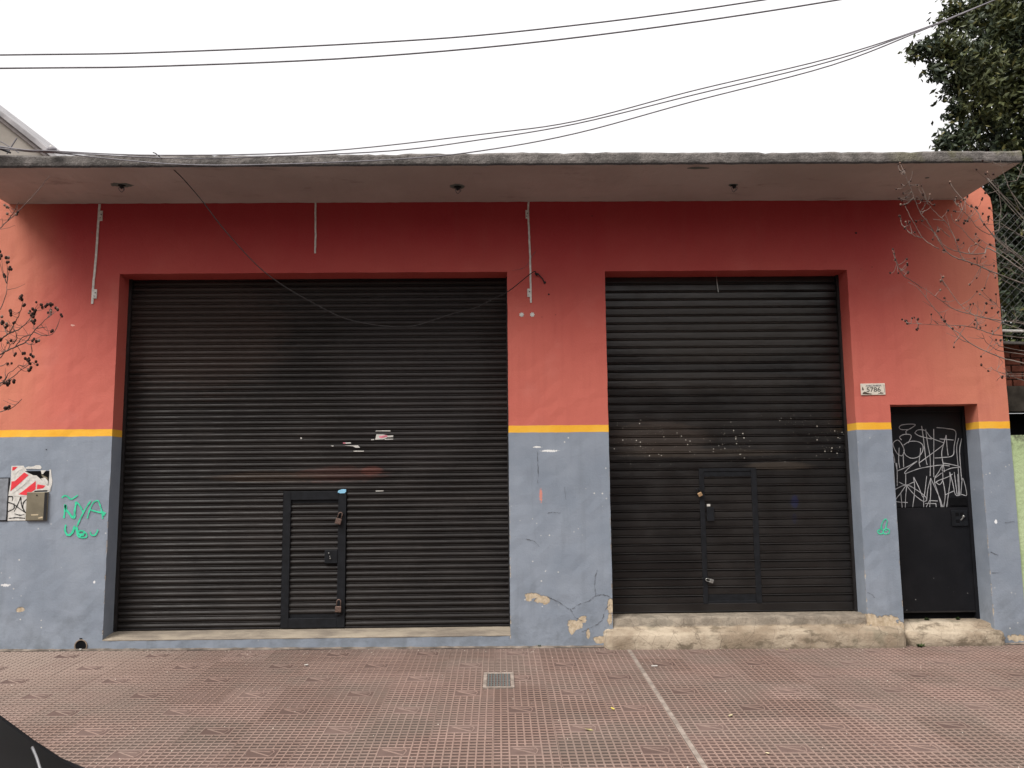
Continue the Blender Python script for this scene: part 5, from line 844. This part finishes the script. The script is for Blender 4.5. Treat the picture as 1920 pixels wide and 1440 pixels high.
for sy in (-1, 1):
    mb = MB(); mb.add([(-1.0, sy*.80, .86), (1.35, sy*.80, .86), (.62, sy*.575, 1.34), (-.70, sy*.575, 1.31)], [(0, 1, 2, 3)]); mb.build('side_window', GLASS, car)
cx_ = Vector((-2.60, -5.85, -.37))
T_ = [Vector(p)-cx_+Vector((-.03, 0, -.07)) for p in [(-1.10, -5.62, .858), (-1.062, -5.66, .833), (-1.030, -5.70, .800), (-1.012, -5.75, .752), (-1.010, -5.80, .70), (-1.02, -5.86, .60)]]
mb = MB(); mb.tube(catmull(T_, 5), .0038, sides=6); mb.build('wiper', TRIM, car, smooth=True)
for x_ in (-1.35, 1.55):
    for sy in (-1, 1):
        mb = MB(); mb.tube([(x_, sy*.84, .31), (x_, sy*.66, .31)], .31, sides=24); wh = mb.build('wheel', TYRE, car)
        mb = MB(); mb.tube([(x_, sy*.85, .31), (x_, sy*.80, .31)], .19, sides=16); mb.build('rim', ZINC, wh)
for sy in (-1, 1):
    mb = MB(); mb.sph((2.36, sy*.58, .60), .11, 10, 6, (.7, 1.2, .6)); mb.build('headlight', ZINC, car, smooth=True)

# ------------------------------------------------------------------ litter, weeds
LF = simple('yellow_leaf', (.62, .50, .10), .6, .3, 0, .2, 40); LP = simple('pale_dry_leaf', (.60, .52, .33), .7, .2, 0, .2, 40); LO = simple('olive_dry_leaf', (.30, .26, .12), .7)
def leaf(x, y, s, mat, lab, rz):
    mb = MB(); P = [(0, -1, .05), (.4, -.3, .22), (.55, .3, .1), (0, 1, .3), (-.5, .35, .16), (-.45, -.3, .05), (0, 0, -.02)]
    mb.add([(a*s, b*s, c*s) for a, b, c in P], [(0, 1, 6), (1, 2, 6), (2, 3, 6), (3, 4, 6), (4, 5, 6), (5, 0, 6)])
    tag(mb.build('fallen_leaf', mat, None, False, (x, y, gz(x, y)+.004), (.05, .1, rz)), lab, 'leaf')
leaf(.772, -1.856, .022, LF, 'small bright yellow leaf on the pavement near the middle pillar', .4)
leaf(.560, -2.292, .032, LO, 'curled olive leaf lying on a tile emblem near the bottom centre', 1.2)
leaf(1.565, -2.73, .022, LP, 'pale dry leaf on the pavement right of the joint line', 2.0)
leaf(2.55, -.10-.1, .016, LO, 'tiny brown leaf at the foot of the tan step', .3)
mb = MB(); random.seed(31)
for _ in range(620):
    y = -random.random()**1.5*3.1-.05; x = random.uniform(-1, 1)*((7.9+y)*.62)
    if random.random() < .35: y = -random.uniform(.03, .28)
    s_ = random.choice((.0022, .003, .004, .0045))*random.uniform(.7, 1.15); z_ = gz(x, y)+s_*.4; a = random.uniform(0, 6.3)
    P = [Vector((math.cos(a+i*2.1)*s_*random.uniform(.7, 1.6), math.sin(a+i*2.1)*s_, 0)) for i in range(3)]
    mb.cur = random.choice((0, 0, 1, 2)); mb.add([(x+p.x, y+p.y, z_) for p in P]+[(x, y, z_+s_)], [(0, 1, 3), (1, 2, 3), (2, 0, 3)])
tag(mb.build('grit', [simple('pale_grit', (.62, .56, .48), .8), simple('tan_grit', (.36, .27, .19), .8), simple('dark_grit', (.07, .06, .05), .9)]), 'pale crumbs and grit scattered over the pavement', 'grit', kind='stuff')
for (x, y, L_, rz, lab, mt) in ((-1.62, -.62, .03, .5, 'white scrap near the foot of the wide shutter', WHITE), (1.269, -.73, .05, .1, 'small white paper scrap beside the joint line', WHITE), (1.544, -2.027, .035, .8, 'bent cigarette end on the pavement right of the joint line', LP), (-3.7895, -.012, .02, .2, 'white pebble in front of the pipe hole', WHITE)):
    mb = MB(); mb.box(-L_/2, L_/2, -.007, .007, 0, .008); tag(bevel(mb.build('litter', mt, None, False, (x, y, gz(x, y)+.003), (0, 0, rz)), .002), lab, 'litter')
WEED = simple('weed_green', (.045, .075, .022), .7, .2, 0, .4, 30)
def weed(x, y, z, n, s_, lab):
    t = MB()
    for _ in range(n):
        a = random.uniform(0, 6.3); b = random.uniform(.3, 1.2); d = Vector((math.cos(a)*math.cos(b), math.sin(a)*math.cos(b)-.2, math.sin(b)))*s_*random.uniform(.5, 1.2); o_ = Vector((random.uniform(-1, 1)*s_*.5, 0, 0))
        sd_ = Vector((-math.sin(a), math.cos(a), 0))*s_*.16; t.add([o_, o_+d*.5+sd_, o_+d, o_+d*.5-sd_], [(0, 1, 2, 3)])
    tag(t.build('weed', WEED, None, False, (x, y, z)), lab, 'weed')
random.seed(8)
weed(3.80, -.10, -.035, 40, .045, 'small green weed at the crack below the black door step')
weed(4.02, .20, .155, 34, .035, 'tuft of weeds under the left half of the black door')
weed(4.32, .20, .155, 34, .035, 'tuft of weeds under the right half of the black door')
weed(.35, -.02, .004, 14, .02, 'tiny weed at the wall foot beneath the pillar')

# ------------------------------------------------------------------ unseen houses across the street, added to block low skylight
OPC = [simple('opposite_render_%s' % n_, c_, .9, .1, 0, .15, 2) for n_, c_ in (('cream', (.36, .32, .26)), ('grey', (.27, .27, .265)), ('brick', (.26, .13, .10)))]
for i, (x0, x1, h_, mt, lab) in enumerate(((-19, -10.5, 6.6, 0, 'unseen cream two-storey house added to block low sky, farthest left'), (-10.4, -2.5, 7.4, 1, 'unseen grey two-storey house added to block low sky across the street'), (-2.4, 6.2, 6.2, 2, 'unseen brick house added to block low sky opposite the shop'), (6.3, 14, 7.8, 0, 'unseen tall cream house added to block low sky across the street'), (14.1, 22, 6.0, 1, 'unseen low grey house added to block low sky, farthest right'))):
    hs_ = empty('sky_block_house', ((x0+x1)/2, -17.5, -.3), lab, 'house', 'unseen houses added to block low sky'); wd_ = x1-x0
    mb = MB(); mb.box(-wd_/2, wd_/2, -8, 0, 0, h_); mb.build('wall', OPC[mt], hs_)
    mb = MB(); mb.box(-wd_/2-.05, wd_/2+.05, -8, .25, h_, h_+.18); mb.build('cornice', CONC, hs_)
    for fz in (1.0, 4.1):
        for fx in (-.33, 0, .33):
            if fz < 2 and fx == 0: mb = MB(); mb.box(-.5, .5, -.05, .03, 0, 2.2); mb.build('door', STEEL, hs_); continue
            mb = MB(); mb.box(fx*wd_-.6, fx*wd_+.6, -.05, .03, fz, fz+1.4); mb.build('window', GLASS, hs_)
